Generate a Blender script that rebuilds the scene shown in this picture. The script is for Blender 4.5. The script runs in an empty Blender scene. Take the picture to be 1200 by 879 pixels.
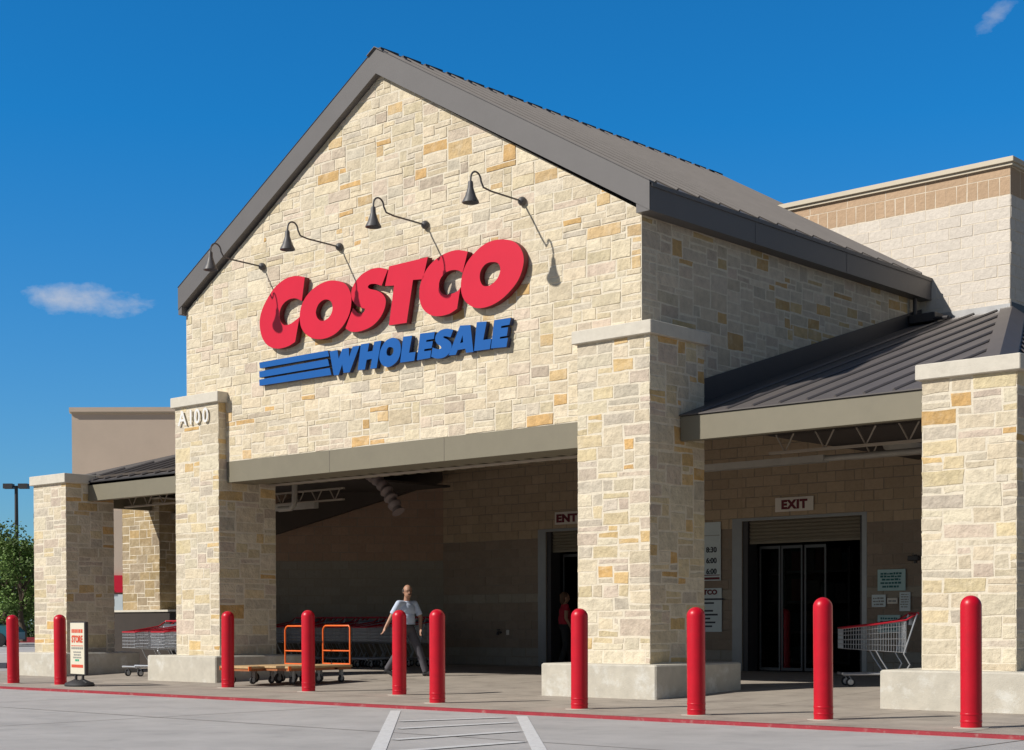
import bpy, math, random
from mathutils import Matrix, Vector, noise
random.seed(7)
SC = bpy.context.scene
COL = SC.collection
S = 1.15                      # model unit -> metres (applied to everything at the very end)
R = math.radians

# ------------------------------------------------------------------ camera
f_px = 1831.8
yaw, pitch, roll = 0.7333, -0.0172, -0.0029
F = Vector((-math.sin(yaw)*math.cos(pitch), math.cos(yaw)*math.cos(pitch), math.sin(pitch)))
R0 = Vector((math.cos(yaw), math.sin(yaw), 0)); U0 = R0.cross(F)
RT = R0*math.cos(roll) + U0*math.sin(roll); UP = -R0*math.sin(roll) + U0*math.cos(roll)
cam_d = bpy.data.cameras.new('camera'); cam = bpy.data.objects.new('camera', cam_d); COL.objects.link(cam)
cam_loc = Vector((11.5961, -15.4121, 0.94))
cam.matrix_world = Matrix(((RT.x, UP.x, -F.x, cam_loc.x*S), (RT.y, UP.y, -F.y, cam_loc.y*S), (RT.z, UP.z, -F.z, cam_loc.z*S), (0, 0, 0, 1)))
cam_d.sensor_width = 36; cam_d.lens = f_px/1200*36; cam_d.shift_y = 321.24/1200
cam_d.clip_start = .1; cam_d.clip_end = 4000
SC.camera = cam

# ------------------------------------------------------------------ sky + sun
SUN_TO = Vector((-0.36, -0.70, 0.617)).normalized()
w = bpy.data.worlds.new('World'); SC.world = w; w.use_nodes = True
nt = w.node_tree; nt.nodes.clear()
out = nt.nodes.new('ShaderNodeOutputWorld'); bg = nt.nodes.new('ShaderNodeBackground')
sky = nt.nodes.new('ShaderNodeTexSky'); sky.sky_type = 'NISHITA'; sky.sun_disc = False
sky.sun_elevation = math.asin(SUN_TO.z); sky.sun_rotation = math.atan2(SUN_TO.x, SUN_TO.y)
sky.altitude = 200; sky.air_density = 1.0; sky.dust_density = .25; sky.ozone_density = 3.0
tc = nt.nodes.new('ShaderNodeTexCoord')
# deeper blue tint on the sky in view; unseen dome dimmed to cut fill
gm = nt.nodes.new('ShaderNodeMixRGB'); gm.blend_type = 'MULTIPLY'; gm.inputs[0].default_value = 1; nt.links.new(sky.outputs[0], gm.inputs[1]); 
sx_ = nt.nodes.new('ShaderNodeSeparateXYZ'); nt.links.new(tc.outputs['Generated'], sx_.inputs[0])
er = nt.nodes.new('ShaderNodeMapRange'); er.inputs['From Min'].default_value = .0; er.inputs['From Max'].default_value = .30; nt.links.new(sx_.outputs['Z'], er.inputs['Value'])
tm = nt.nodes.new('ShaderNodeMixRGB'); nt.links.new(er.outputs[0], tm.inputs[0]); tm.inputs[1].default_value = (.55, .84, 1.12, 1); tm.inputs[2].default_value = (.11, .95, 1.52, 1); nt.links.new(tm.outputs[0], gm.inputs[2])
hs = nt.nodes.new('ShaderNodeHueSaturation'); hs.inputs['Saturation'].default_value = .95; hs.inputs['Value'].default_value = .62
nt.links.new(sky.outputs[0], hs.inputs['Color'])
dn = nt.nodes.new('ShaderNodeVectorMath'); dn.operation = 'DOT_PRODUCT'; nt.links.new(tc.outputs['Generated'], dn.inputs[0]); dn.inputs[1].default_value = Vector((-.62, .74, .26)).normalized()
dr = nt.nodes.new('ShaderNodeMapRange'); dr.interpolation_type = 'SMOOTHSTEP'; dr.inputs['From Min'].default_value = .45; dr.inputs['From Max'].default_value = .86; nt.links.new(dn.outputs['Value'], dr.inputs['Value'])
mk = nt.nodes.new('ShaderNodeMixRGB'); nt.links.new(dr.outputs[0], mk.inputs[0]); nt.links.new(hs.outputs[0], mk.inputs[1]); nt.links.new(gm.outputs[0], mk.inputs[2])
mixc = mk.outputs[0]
def cloud(direction, ax1, ax2, s1, s2, strength, nscale, seed, prev):
    """a wisp of cloud standing in one direction of the sky"""
    d = Vector(direction).normalized()
    def dot(v):
        n = nt.nodes.new('ShaderNodeVectorMath'); n.operation = 'DOT_PRODUCT'
        nt.links.new(tc.outputs['Generated'], n.inputs[0]); n.inputs[1].default_value = v; return n.outputs['Value']
    def m(op, a, b=None):
        n = nt.nodes.new('ShaderNodeMath'); n.operation = op
        for i, x in enumerate((a, b)):
            if x is None: continue
            if isinstance(x, (int, float)): n.inputs[i].default_value = x
            else: nt.links.new(x, n.inputs[i])
        return n.outputs[0]
    a1 = Vector(ax1); a2 = Vector(ax2)
    u = m('DIVIDE', m('SUBTRACT', dot(a1), d.dot(a1)), s1); v = m('DIVIDE', m('SUBTRACT', dot(a2), d.dot(a2)), s2)
    r2 = m('ADD', m('POWER', u, 2.0), m('POWER', v, 2.0))
    mp = nt.nodes.new('ShaderNodeMapping'); mp.inputs['Location'].default_value = (seed, 0, 0); mp.inputs['Scale'].default_value = (1, 1, 1.9)
    nt.links.new(tc.outputs['Generated'], mp.inputs[0])
    n = nt.nodes.new('ShaderNodeTexNoise'); n.inputs['Scale'].default_value = nscale; n.inputs['Detail'].default_value = 7; n.inputs['Roughness'].default_value = .62
    nt.links.new(mp.outputs[0], n.inputs['Vector'])
    g = m('SUBTRACT', m('MULTIPLY', n.outputs['Fac'], 2.5), m('ADD', m('MULTIPLY', r2, .75), .62))
    g = m('MULTIPLY', m('MINIMUM', m('MAXIMUM', g, 0.0), 1.0), strength)
    front = m('GREATER_THAN', dot(d), .5); g = m('MULTIPLY', g, front)
    mx = nt.nodes.new('ShaderNodeMixRGB'); nt.links.new(g, mx.inputs[0]); nt.links.new(prev, mx.inputs[1]); mx.inputs[2].default_value = (6.6, 6.8, 7.4, 1)
    return mx.outputs[0]
mixc = cloud((-.823, .535, .195), RT, (0, 0, 1), .040, .011, .78, 30, 2.3, mixc)
mixc = cloud((-.396, .851, .344), (RT*.8+Vector((0, 0, 1))*.6).normalized(), (RT*-.6+Vector((0, 0, 1))*.8).normalized(), .016, .006, .36, 55, 5.1, mixc)
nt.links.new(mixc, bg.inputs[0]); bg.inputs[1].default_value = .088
nt.links.new(bg.outputs[0], out.inputs[0])
sd = bpy.data.lights.new('sun', 'SUN'); sd.energy = 4.9; sd.angle = R(.9); sd.color = (1, .945, .86)
sun = bpy.data.objects.new('sun', sd); COL.objects.link(sun)
sun.rotation_euler = SUN_TO.to_track_quat('Z', 'Y').to_euler(); sun.location = (0, 0, 40)
SC.view_settings.view_transform = 'Standard'; SC.view_settings.look = 'None'; SC.view_settings.exposure = 0; SC.view_settings.gamma = 1
SC.view_settings.use_curve_mapping = False

# ------------------------------------------------------------------ materials
MATS = {}
def mat(name, col, rough=.7, metal=0, noise_s=None, noise_a=.12, bump=0, bump_s=40, spec=.5, attr=None, coat=0, wear=None):
    if name in MATS: return MATS[name]
    m = bpy.data.materials.new(name); m.use_nodes = True; n = m.node_tree.nodes; l = m.node_tree.links
    b = n['Principled BSDF']; b.inputs['Roughness'].default_value = rough; b.inputs['Metallic'].default_value = metal
    b.inputs['Specular IOR Level'].default_value = spec; b.inputs['Coat Weight'].default_value = coat
    b.inputs['Base Color'].default_value = (*col, 1)
    t = n.new('ShaderNodeTexCoord'); src = None
    if attr:
        a = n.new('ShaderNodeAttribute'); a.attribute_name = attr; src = a.outputs['Color']
    if noise_s:
        ns = n.new('ShaderNodeTexNoise'); ns.inputs['Scale'].default_value = noise_s; ns.inputs['Detail'].default_value = 8; ns.inputs['Roughness'].default_value = .65
        l.new(t.outputs['Object'], ns.inputs['Vector'])
        mr = n.new('ShaderNodeMapRange'); mr.inputs['From Min'].default_value = .25; mr.inputs['From Max'].default_value = .75
        mr.inputs['To Min'].default_value = 1-noise_a; mr.inputs['To Max'].default_value = 1+noise_a
        l.new(ns.outputs['Fac'], mr.inputs['Value'])
        mx = n.new('ShaderNodeVectorMath'); mx.operation = 'SCALE'
        if src: l.new(src, mx.inputs[0])
        else: mx.inputs[0].default_value = col
        l.new(mr.outputs[0], mx.inputs['Scale']); src = mx.outputs[0]
    if wear:                                   # patches of another colour (stains, dust, bleached spots)
        wc, ws, lo, hi, amt = wear
        nw = n.new('ShaderNodeTexNoise'); nw.inputs['Scale'].default_value = ws; nw.inputs['Detail'].default_value = 9; nw.inputs['Roughness'].default_value = .7
        l.new(t.outputs['Object'], nw.inputs['Vector'])
        r2 = n.new('ShaderNodeMapRange'); r2.inputs['From Min'].default_value = lo; r2.inputs['From Max'].default_value = hi; r2.inputs['To Max'].default_value = amt
        l.new(nw.outputs['Fac'], r2.inputs['Value'])
        mm = n.new('ShaderNodeMixRGB'); l.new(r2.outputs[0], mm.inputs[0])
        if src: l.new(src, mm.inputs[1])
        else: mm.inputs[1].default_value = (*col, 1)
        mm.inputs[2].default_value = (*wc, 1); src = mm.outputs[0]
    if src: l.new(src, b.inputs['Base Color'])
    if bump:
        nb = n.new('ShaderNodeTexNoise'); nb.inputs['Scale'].default_value = bump_s; nb.inputs['Detail'].default_value = 6; nb.inputs['Roughness'].default_value = .6
        l.new(t.outputs['Object'], nb.inputs['Vector'])
        bp = n.new('ShaderNodeBump'); bp.inputs['Strength'].default_value = 1; bp.inputs['Distance'].default_value = bump
        l.new(nb.outputs['Fac'], bp.inputs['Height']); l.new(bp.outputs[0], b.inputs['Normal'])
    MATS[name] = m; return m
STONE = mat('limestone', (.5, .45, .35), .92, noise_s=7, noise_a=.19, bump=.030, bump_s=11, spec=.2, attr='stone', wear=((.70, .62, .48), 4.5, .50, .72, .45))
MORTAR = mat('mortar', (.70, .635, .515), .95, noise_s=14, noise_a=.12, bump=.006, bump_s=60, spec=.15)
BLOCK = mat('split_face_block', (.4, .33, .25), .92, noise_s=14, noise_a=.08, bump=.016, bump_s=13, spec=.2, attr='stone')
JOINT = mat('block_joint', (.30, .26, .21), .95, noise_s=20, noise_a=.1, spec=.1)
JOINTL = mat('pale_block_joint', (.72, .64, .52), .95, noise_s=20, noise_a=.1, spec=.1)
CONC = mat('cast_concrete', (.50, .47, .40), .85, noise_s=5, noise_a=.14, bump=.004, bump_s=50, wear=((.66, .66, .62), 3.1, .52, .66, .7))
CAP = mat('cast_stone_cap', (.60, .56, .48), .8, noise_s=8, noise_a=.1, bump=.003, bump_s=60, wear=((.45, .41, .34), 6, .55, .8, .5))
SLAB = mat('sidewalk_concrete', (.36, .315, .265), .8, noise_s=1.6, noise_a=.2, bump=.002, bump_s=120, wear=((.20, .17, .145), 1.1, .50, .70, .7))
LOT = mat('parking_concrete', (.40, .385, .375), .88, noise_s=.9, noise_a=.16, bump=.004, bump_s=90, wear=((.25, .245, .245), 1.6, .52, .74, .6))
REDK = mat('red_kerb_paint', (.31, .022, .035), .6, noise_s=7, noise_a=.2, wear=((.36, .22, .2), 8, .56, .7, .6))
WHITEP = mat('white_road_paint', (.62, .62, .62), .75, noise_s=14, noise_a=.12, wear=((.4, .39, .385), 22, .52, .68, .7))
WHITET = mat('thin_faded_road_paint', (.58, .58, .58), .75, noise_s=14, noise_a=.12, wear=((.42, .41, .405), 16, .48, .66, .7))
BOLL = mat('red_bollard_paint', (.52, .003, .018), .38, noise_s=5, noise_a=.12, bump=.0015, bump_s=14, spec=.4, wear=((.36, .012, .02), 6, .55, .75, .6))
TAN = mat('tan_painted_steel', (.195, .175, .125), .55, noise_s=3, noise_a=.06, wear=((.165, .148, .108), 2.2, .55, .8, .5))
ROOFM = mat('grey_roof_metal', (.175, .16, .15), .5, noise_s=2.5, noise_a=.08, spec=.4)
BARGE = mat('grey_trim_metal', (.135, .128, .128), .5, noise_s=2, noise_a=.06, spec=.4)
BROWNR = mat('brown_roof_metal', (.11, .098, .094), .55, noise_s=2.5, noise_a=.1, spec=.4)
DARKM = mat('dark_bronze_metal', (.045, .042, .045), .5, noise_s=4, noise_a=.1)
FLASH = mat('galvanised_flashing', (.48, .48, .48), .38, metal=.6, noise_s=4, noise_a=.15)
STUCCO = mat('tan_stucco', (.56, .46, .37), .92, noise_s=1.3, noise_a=.05, bump=.002, bump_s=90, spec=.2)
COPING = mat('pale_coping', (.60, .53, .41), .7, noise_s=2, noise_a=.05)
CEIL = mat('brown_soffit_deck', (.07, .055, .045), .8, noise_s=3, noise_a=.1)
JOIST = mat('tan_joist_paint', (.46, .40, .33), .6)
PIPE = mat('off_white_pipe', (.42, .40, .36), .5, noise_s=6, noise_a=.1)
REDL = mat('red_sign_face', (.62, .012, .040), .38, noise_s=1.5, noise_a=.05, spec=.4)
REDS = mat('dark_red_sign_edge', (.16, .006, .012), .5)
BLUEL = mat('blue_sign_face', (.006, .10, .37), .38, noise_s=1.5, noise_a=.06, spec=.4)
BLUES = mat('dark_blue_sign_edge', (.01, .02, .08), .5)
WHITE = mat('white_paint', (.75, .75, .74), .5)
SIGNW = mat('off_white_sign', (.78, .72, .64), .6, noise_s=5, noise_a=.06)
SIGNB = mat('pale_blue_sign', (.66, .74, .76), .5, noise_s=5, noise_a=.06)
SIGNT = mat('pale_teal_sign', (.42, .60, .60), .5, noise_s=5, noise_a=.06)
INKR = mat('dark_red_ink', (.14, .008, .02), .6)
INKD = mat('dark_ink', (.03, .04, .06), .6)
INKT = mat('teal_ink', (.02, .13, .14), .6)
CREAM = mat('cream_sign', (.66, .62, .50), .6)
ORINK = mat('orange_red_ink', (.62, .07, .03), .6)
GRINK = mat('grey_ink', (.28, .28, .26), .6)
GREENINK = mat('green_ink', (.02, .35, .2), .6)
ALU = mat('door_frame_metal', (.30, .31, .32), .4, metal=.3, noise_s=4, noise_a=.08)
SHUT = mat('tan_roller_shutter', (.23, .20, .15), .6, noise_s=3, noise_a=.08)
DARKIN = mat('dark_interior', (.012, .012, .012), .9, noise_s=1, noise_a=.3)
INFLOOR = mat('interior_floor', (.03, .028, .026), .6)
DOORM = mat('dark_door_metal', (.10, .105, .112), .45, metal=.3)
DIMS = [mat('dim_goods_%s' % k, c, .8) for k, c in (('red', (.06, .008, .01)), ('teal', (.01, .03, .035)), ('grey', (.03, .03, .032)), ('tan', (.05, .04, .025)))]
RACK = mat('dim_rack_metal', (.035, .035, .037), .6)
WIRE = mat('zinc_wire', (.50, .52, .55), .38, metal=.65)
CARTRED = mat('red_cart_plastic', (.45, .012, .03), .4)
CARTGR = mat('grey_cart_plastic', (.10, .11, .13), .5)
RUBBER = mat('dark_rubber', (.025, .025, .028), .7, noise_s=10, noise_a=.2)
ORANGE = mat('orange_tube_paint', (.75, .13, .015), .4, noise_s=8, noise_a=.1)
RUST = mat('worn_orange_steel', (.32, .11, .035), .6, noise_s=12, noise_a=.3)
WOOD = mat('plywood_deck', (.50, .34, .17), .7, noise_s=7, noise_a=.2, wear=((.28, .17, .09), 5, .5, .75, .6))
LEAF = mat('leaf_green', (.05, .085, .02), .6, noise_s=.8, noise_a=.5, attr='stone', spec=.3)
BARK = mat('bark', (.09, .065, .045), .9, noise_s=8, noise_a=.3, bump=.01, bump_s=30)
SKIN = mat('skin', (.40, .215, .14), .55, noise_s=20, noise_a=.06)
HAIR = mat('dark_hair', (.03, .022, .018), .7)
FHAIR = mat('brown_hair', (.12, .06, .03), .7)
SHIRT = mat('light_blue_cotton', (.50, .58, .72), .85, noise_s=25, noise_a=.08, bump=.004, bump_s=18)
TROU = mat('charcoal_trousers', (.075, .072, .085), .85, noise_s=20, noise_a=.1, bump=.004, bump_s=14)
BLACKC = mat('black_cloth', (.02, .02, .022), .85)
REDC = mat('red_cloth', (.38, .012, .03), .8)
GLASSM = bpy.data.materials.new('door_glass'); GLASSM.use_nodes = True
_b = GLASSM.node_tree.nodes['Principled BSDF']; _b.inputs['Base Color'].default_value = (.75, .8, .8, 1); _b.inputs['Roughness'].default_value = .03; _b.inputs['Transmission Weight'].default_value = 1; _b.inputs['IOR'].default_value = 1.05
CARP = mat('teal_car_paint', (.01, .14, .19), .3, coat=.6)
CARG = mat('dark_car_glass', (.01, .012, .015), .08)

# ------------------------------------------------------------------ helpers
class MB:
    def __init__(s): s.v = []; s.f = []; s.m = []; s.c = []; s.mats = []
    def mi(s, m):
        if m not in s.mats: s.mats.append(m)
        return s.mats.index(m)
    def poly(s, pts, m, c=None):
        i = len(s.v); s.v += [tuple(p) for p in pts]; s.f.append(tuple(range(i, i+len(pts)))); s.m.append(s.mi(m)); s.c.append(c)
    def faces(s, pts, fs, m, c=None):
        i = len(s.v); s.v += [tuple(p) for p in pts]; k = s.mi(m)
        for f in fs: s.f.append(tuple(i+a for a in f)); s.m.append(k); s.c.append(c)
    def box(s, x0, x1, y0, y1, z0, z1, m, bev=0, c=None):
        if bev <= 0:
            P = [(x0,y0,z0),(x1,y0,z0),(x1,y1,z0),(x0,y1,z0),(x0,y0,z1),(x1,y0,z1),(x1,y1,z1),(x0,y1,z1)]
            s.faces(P, [(0,3,2,1),(4,5,6,7),(0,1,5,4),(1,2,6,5),(2,3,7,6),(3,0,4,7)], m, c); return
        b = bev; rings = []
        for z, k in ((z0, b), (z0+b, 0), (z1-b, 0), (z1, b)):
            r = []
            for (cx, cy, sx, sy) in ((x0,y0,1,1),(x1,y0,-1,1),(x1,y1,-1,-1),(x0,y1,1,-1)):
                p1 = (cx+sx*(k if k else 0)+ (0 if k else sx*b), cy+sy*k, z); p2 = (cx+sx*k, cy+sy*(k)+(0 if k else sy*b), z)
                if k: p1 = (cx+sx*2*b, cy+sy*b, z); p2 = (cx+sx*b, cy+sy*2*b, z)
                a = [p2, p1] if (sx*sy > 0) else [p1, p2]
                r += a
            rings.append(r)
        pts = [p for r in rings for p in r]; fs = []
        for i in range(3):
            for j in range(8): fs.append((i*8+j, i*8+(j+1) % 8, (i+1)*8+(j+1) % 8, (i+1)*8+j))
        fs.append(tuple(range(7, -1, -1))); fs.append(tuple(24+j for j in range(8)))
        s.faces(pts, fs, m, c)
    def tube(s, pts, r, m, n=8, closed=False, cap=True, c=None):
        pts = [Vector(p) for p in pts]; N = len(pts); rs = r if isinstance(r, (list, tuple)) else [r]*N
        up = None; base = len(s.v); k = s.mi(m)
        for i in range(N):
            a = pts[i-1] if (i > 0 or closed) else pts[i]; b = pts[(i+1) % N] if (i < N-1 or closed) else pts[i]
            t = (b-a).normalized() if (b-a).length > 1e-9 else Vector((0, 0, 1))
            if up is None: up = t.orthogonal().normalized()
            up = (up - t*up.dot(t)); up = up.normalized() if up.length > 1e-6 else t.orthogonal().normalized()
            w_ = t.cross(up)
            for j in range(n):
                an = 2*math.pi*j/n + (math.pi/4 if n == 4 else 0); s.v.append(tuple(pts[i] + (up*math.cos(an)+w_*math.sin(an))*rs[i]))
        for i in range(N if closed else N-1):
            for j in range(n):
                a = base+i*n+j; b = base+i*n+(j+1) % n; i2 = (i+1) % N
                s.f.append((a, b, base+i2*n+(j+1) % n, base+i2*n+j)); s.m.append(k); s.c.append(c)
        if cap and not closed:
            s.f.append(tuple(base+j for j in range(n-1, -1, -1))); s.m.append(k); s.c.append(c)
            s.f.append(tuple(base+(N-1)*n+j for j in range(n))); s.m.append(k); s.c.append(c)
    def lathe(s, prof, m, n=24, o=(0, 0, 0), axis=None):
        """profile [(radius, height)] turned about z, or about another axis (matrix)"""
        base = len(s.v); k = s.mi(m); o = Vector(o)
        for r, h in prof:
            for j in range(n):
                a = 2*math.pi*j/n; p = Vector((r*math.cos(a), r*math.sin(a), h))
                if axis is not None: p = axis @ p
                s.v.append(tuple(o+p))
        for i in range(len(prof)-1):
            for j in range(n):
                s.f.append((base+i*n+j, base+i*n+(j+1) % n, base+(i+1)*n+(j+1) % n, base+(i+1)*n+j)); s.m.append(k); s.c.append(None)
        s.f.append(tuple(base+j for j in range(n-1, -1, -1))); s.m.append(k); s.c.append(None)
        s.f.append(tuple(base+(len(prof)-1)*n+j for j in range(n))); s.m.append(k); s.c.append(None)
    def extr(s, poly2, fn, d0, d1, m, ms=None, holes=()):
        pass
    def build(s, name, parent=None, smooth=False, loc=None):
        me = bpy.data.meshes.new(name); me.from_pydata(s.v, [], s.f)
        for m in s.mats: me.materials.append(m)
        me.polygons.foreach_set('material_index', s.m)
        if any(c is not None for c in s.c):
            a = me.attributes.new('stone', 'FLOAT_COLOR', 'CORNER'); buf = []
            for f, c in zip(s.f, s.c):
                buf += list(((*(c or (.5, .5, .5)), 1.0)))*len(f)
            a.data.foreach_set('color', buf)
        me.update()
        o = bpy.data.objects.new(name, me); COL.objects.link(o)
        if smooth:
            me.polygons.foreach_set('use_smooth', [True]*len(me.polygons))
            try: me.set_sharp_from_angle(angle=R(40))
            except Exception: pass
        if parent: o.parent = parent
        if loc: o.location = loc
        return o
def tag(o, label=None, cat=None, group=None, kind=None):
    if label: o['label'] = label
    if cat: o['category'] = cat
    if group: o['group'] = group
    if kind: o['kind'] = kind
    return o
def empty(name, loc=(0, 0, 0), rz=0):
    o = bpy.data.objects.new(name, None); COL.objects.link(o); o.location = loc; o.rotation_euler = (0, 0, rz); o.empty_display_size = .2; return o
def copy_tree(o, parent=None):
    c = o.copy(); COL.objects.link(c)
    if parent: c.parent = parent
    for ch in list(o.children): copy_tree(ch, c)
    return c
def text_mesh(name, body, size, loc, m, parent=None, ext=.004, bold=.0, rot=(R(90), 0, 0), ax='LEFT', sx=1, spacing=1):
    cu = bpy.data.curves.new(name, 'FONT'); cu.body = body; cu.size = size; cu.extrude = ext; cu.offset = bold; cu.align_x = ax; cu.resolution_u = 3; cu.space_character = spacing
    t = bpy.data.objects.new(name, cu); COL.objects.link(t); dg = bpy.context.evaluated_depsgraph_get()
    me = bpy.data.meshes.new_from_object(t.evaluated_get(dg)); bpy.data.objects.remove(t)
    me.transform(Matrix.Diagonal((sx, 1, 1, 1))); me.transform(Matrix.Translation(loc) @ (rot if isinstance(rot, Matrix) else Matrix.Rotation(rot[2], 4, 'Z') @ Matrix.Rotation(rot[0], 4, 'X')))
    me.materials.clear(); me.materials.append(m)
    o = bpy.data.objects.new(name, me); COL.objects.link(o)
    if parent: o.parent = parent
    return o

# ---- stonework -------------------------------------------------------------
def pick(pal, k=1.0):
    pal = [(wgt*(k if c[0] > 2.1*c[2] else 1), c) for wgt, c in pal]
    r = random.random()*sum(p[0] for p in pal)
    for wgt, c in pal:
        r -= wgt
        if r <= 0: break
    j = random.uniform(.88, 1.1); return tuple(max(0, x*j*random.uniform(.99, 1.01)) for x in c)
PAL = [(36, (.67, .585, .44)), (28, (.64, .55, .40)), (9, (.59, .525, .42)), (9, (.62, .52, .41)), (12, (.61, .52, .36)), (3.2, (.60, .44, .24)), (2.6, (.58, .38, .17)), (3, (.52, .44, .345))]
PALP = [(32, (.63, .56, .43)), (22, (.60, .52, .385)), (12, (.54, .48, .39)), (13, (.56, .47, .38)), (14, (.62, .52, .335)), (4.5, (.61, .44, .22)), (3, (.59, .38, .16))]
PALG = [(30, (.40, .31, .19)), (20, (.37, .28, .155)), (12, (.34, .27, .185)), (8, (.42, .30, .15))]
def clip(poly, region):
    """Sutherland-Hodgman: poly, region lists of (u,v), region convex ccw"""
    out_ = poly
    for i in range(len(region)):
        a = region[i]; b = region[(i+1) % len(region)]; inp = out_; out_ = []
        if not inp: break
        def side(p): return (b[0]-a[0])*(p[1]-a[1])-(b[1]-a[1])*(p[0]-a[0])
        for k in range(len(inp)):
            p, q = inp[k-1], inp[k]; sp, sq = side(p), side(q)
            if sq >= 0:
                if sp < 0: t = sp/(sp-sq); out_.append((p[0]+(q[0]-p[0])*t, p[1]+(q[1]-p[1])*t))
                out_.append(q)
            elif sp >= 0:
                t = sp/(sp-sq); out_.append((p[0]+(q[0]-p[0])*t, p[1]+(q[1]-p[1])*t))
    return out_
def lay(mb, O, Ud, Vd, N, rects, region, m, joint, relief, bevel, pal):
    O = Vector(O); Ud = Vector(Ud); Vd = Vector(Vd); N = Vector(N)
    flip = Ud.cross(Vd).dot(N) < 0
    for (u0, v0, u1, v1, col) in rects:
        j = joint/2
        p = [(u0+j, v0+j), (u1-j, v0+j), (u1-j, v1-j), (u0+j, v1-j)]
        jt = joint*.55
        p = [(a+random.uniform(-jt, jt), b+random.uniform(-jt, jt)) for a, b in p]
        # rough the long edges a little
        q = []
        for i in range(4):
            a = p[i]; b = p[(i+1) % 4]; q.append(a); L = math.hypot(b[0]-a[0], b[1]-a[1])
            if L > .16:
                for t in ((.33, .66) if L > .3 else (.5,)):
                    q.append((a[0]+(b[0]-a[0])*t+random.uniform(-1, 1)*jt*.6, a[1]+(b[1]-a[1])*t+random.uniform(-1, 1)*jt*.6))
        if region: q = clip(q, region)
        if len(q) < 3: continue
        area = abs(sum(q[i-1][0]*q[i][1]-q[i][0]*q[i-1][1] for i in range(len(q))))/2
        if area < .0012: continue
        cx = sum(a for a, b in q)/len(q); cy = sum(b for a, b in q)/len(q)
        h = random.uniform(*relief); tx = random.uniform(-.35, .35)*h; ty = random.uniform(-.35, .35)*h
        base = []; top = []
        for a, b in q:
            L = math.hypot(a-cx, b-cy) or 1; k = max(.3, 1-bevel*random.uniform(.7, 1.3)/L)
            base.append(O+Ud*a+Vd*b-N*.002)
            ta, tb = cx+(a-cx)*k, cy+(b-cy)*k
            top.append(O+Ud*ta+Vd*tb+N*(h+tx*(a-cx)/.3+ty*(b-cy)/.2+random.uniform(-.18, .18)*h))
        n = len(q); pts = base+top+[O+Ud*cx+Vd*cy+N*h*random.uniform(1.0, 1.25)]
        fs = [(i, (i+1) % n, n+(i+1) % n, n+i) for i in range(n)]+[(n+i, n+(i+1) % n, 2*n) for i in range(n)]
        if flip: fs = [f[::-1] for f in fs]
        nz = noise.noise(Vector((cx*.75+O.y*3, cy*.9, N.x*5))); mb.faces(pts, fs, m, col or pick(pal, 3.4 if nz > .16 else (1.0 if nz > -.05 else .25)))
def ashlar_rects(u0, u1, v0, v1, cell=.078, big=1.0):
    nu = max(1, round((u1-u0)/cell)); nv = max(1, round((v1-v0)/cell)); cu = (u1-u0)/nu; cv = (v1-v0)/nv
    g = [[0]*nu for _ in range(nv)]; out_ = []
    sizes = [(3,1,3),(4,1,6),(5,1,6),(6,1,4),(7,1,2.5),(2,1,1.2),(2,2,1.2),(3,2,5),(4,2,8),(5,2,8),(6,2,5),(7,2,2),(4,3,.9*big),(5,3,1.1*big),(6,3,.9*big),(3,3,.3*big)]
    for y in range(nv):
        x = 0
        while x < nu:
            if g[y][x]: x += 1; continue
            free = 0
            while x+free < nu and not g[y][x+free] and free < 8: free += 1
            rem = free
            cand = []
            for (a, b, wg) in sizes:
                if a > free or y+b > nv: continue
                if free-a == 1 and free < 8: wg *= .08
                if any(g[y+j][x+i] for j in range(b) for i in range(a)): continue
                cand.append((a, b, wg))
            if not cand: a, b = 1, 1
            else:
                r = random.random()*sum(c[2] for c in cand)
                for a, b, wg in cand:
                    r -= wg
                    if r <= 0: break
            for j in range(b):
                for i in range(a): g[y+j][x+i] = 1
            out_.append((u0+x*cu, v0+y*cv, u0+(x+a)*cu, v0+(y+b)*cv, None)); x += a
    return out_
def bond_rects(u0, u1, v0, v1, bw, bh, colf, uo=0.0, vo=0.0):
    out_ = []; k = math.floor((v0-vo)/bh)
    while vo+k*bh < v1:
        off = uo+(bw/2 if k % 2 else 0); i = math.floor((u0-off)/bw)
        while off+i*bw < u1:
            a, b, c, d = off+i*bw, vo+k*bh, off+(i+1)*bw, vo+(k+1)*bh
            out_.append((a, b, c, d, colf((a+c)/2, (b+d)/2))); i += 1
        k += 1
    return out_
def rectreg(u0, u1, v0, v1): return [(u0, v0), (u1, v0), (u1, v1), (u0, v1)]
def stone_face(mb, O, Ud, Vd, N, u0, u1, v0, v1, region=None, pal=PAL, joint=.013, relief=(.002, .010), bevel=.006, cell=.078, big=1):
    lay(mb, O, Ud, Vd, N, ashlar_rects(u0, u1, v0, v1, cell, big), region, STONE, joint, relief, bevel, pal)

# ------------------------------------------------------------------ ground
mb = MB(); g = 900
DARKGND = mat('dark_offview_ground', (.05, .05, .052), .92, noise_s=.5, noise_a=.2, bump=.004, bump_s=120)  # dark ground added out of view to cut bounce light on shaded walls
mb.poly([(-g, -g, -.038), (g, -g, -.038), (g, g, -.038), (-g, g, -.038)], DARKGND); tag(mb.build('ground'), kind='structure')
mb = MB(); mb.poly([(-90, -13, -.03), (12.5, -13, -.03), (12.5, 60, -.03), (-90, 60, -.03)], LOT); tag(mb.build('fire_lane'), kind='structure')
def fz(y):
    return 0 if y < -.4 else (.085*(y+.4)/2.6 if y < 2.2 else .085)
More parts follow.
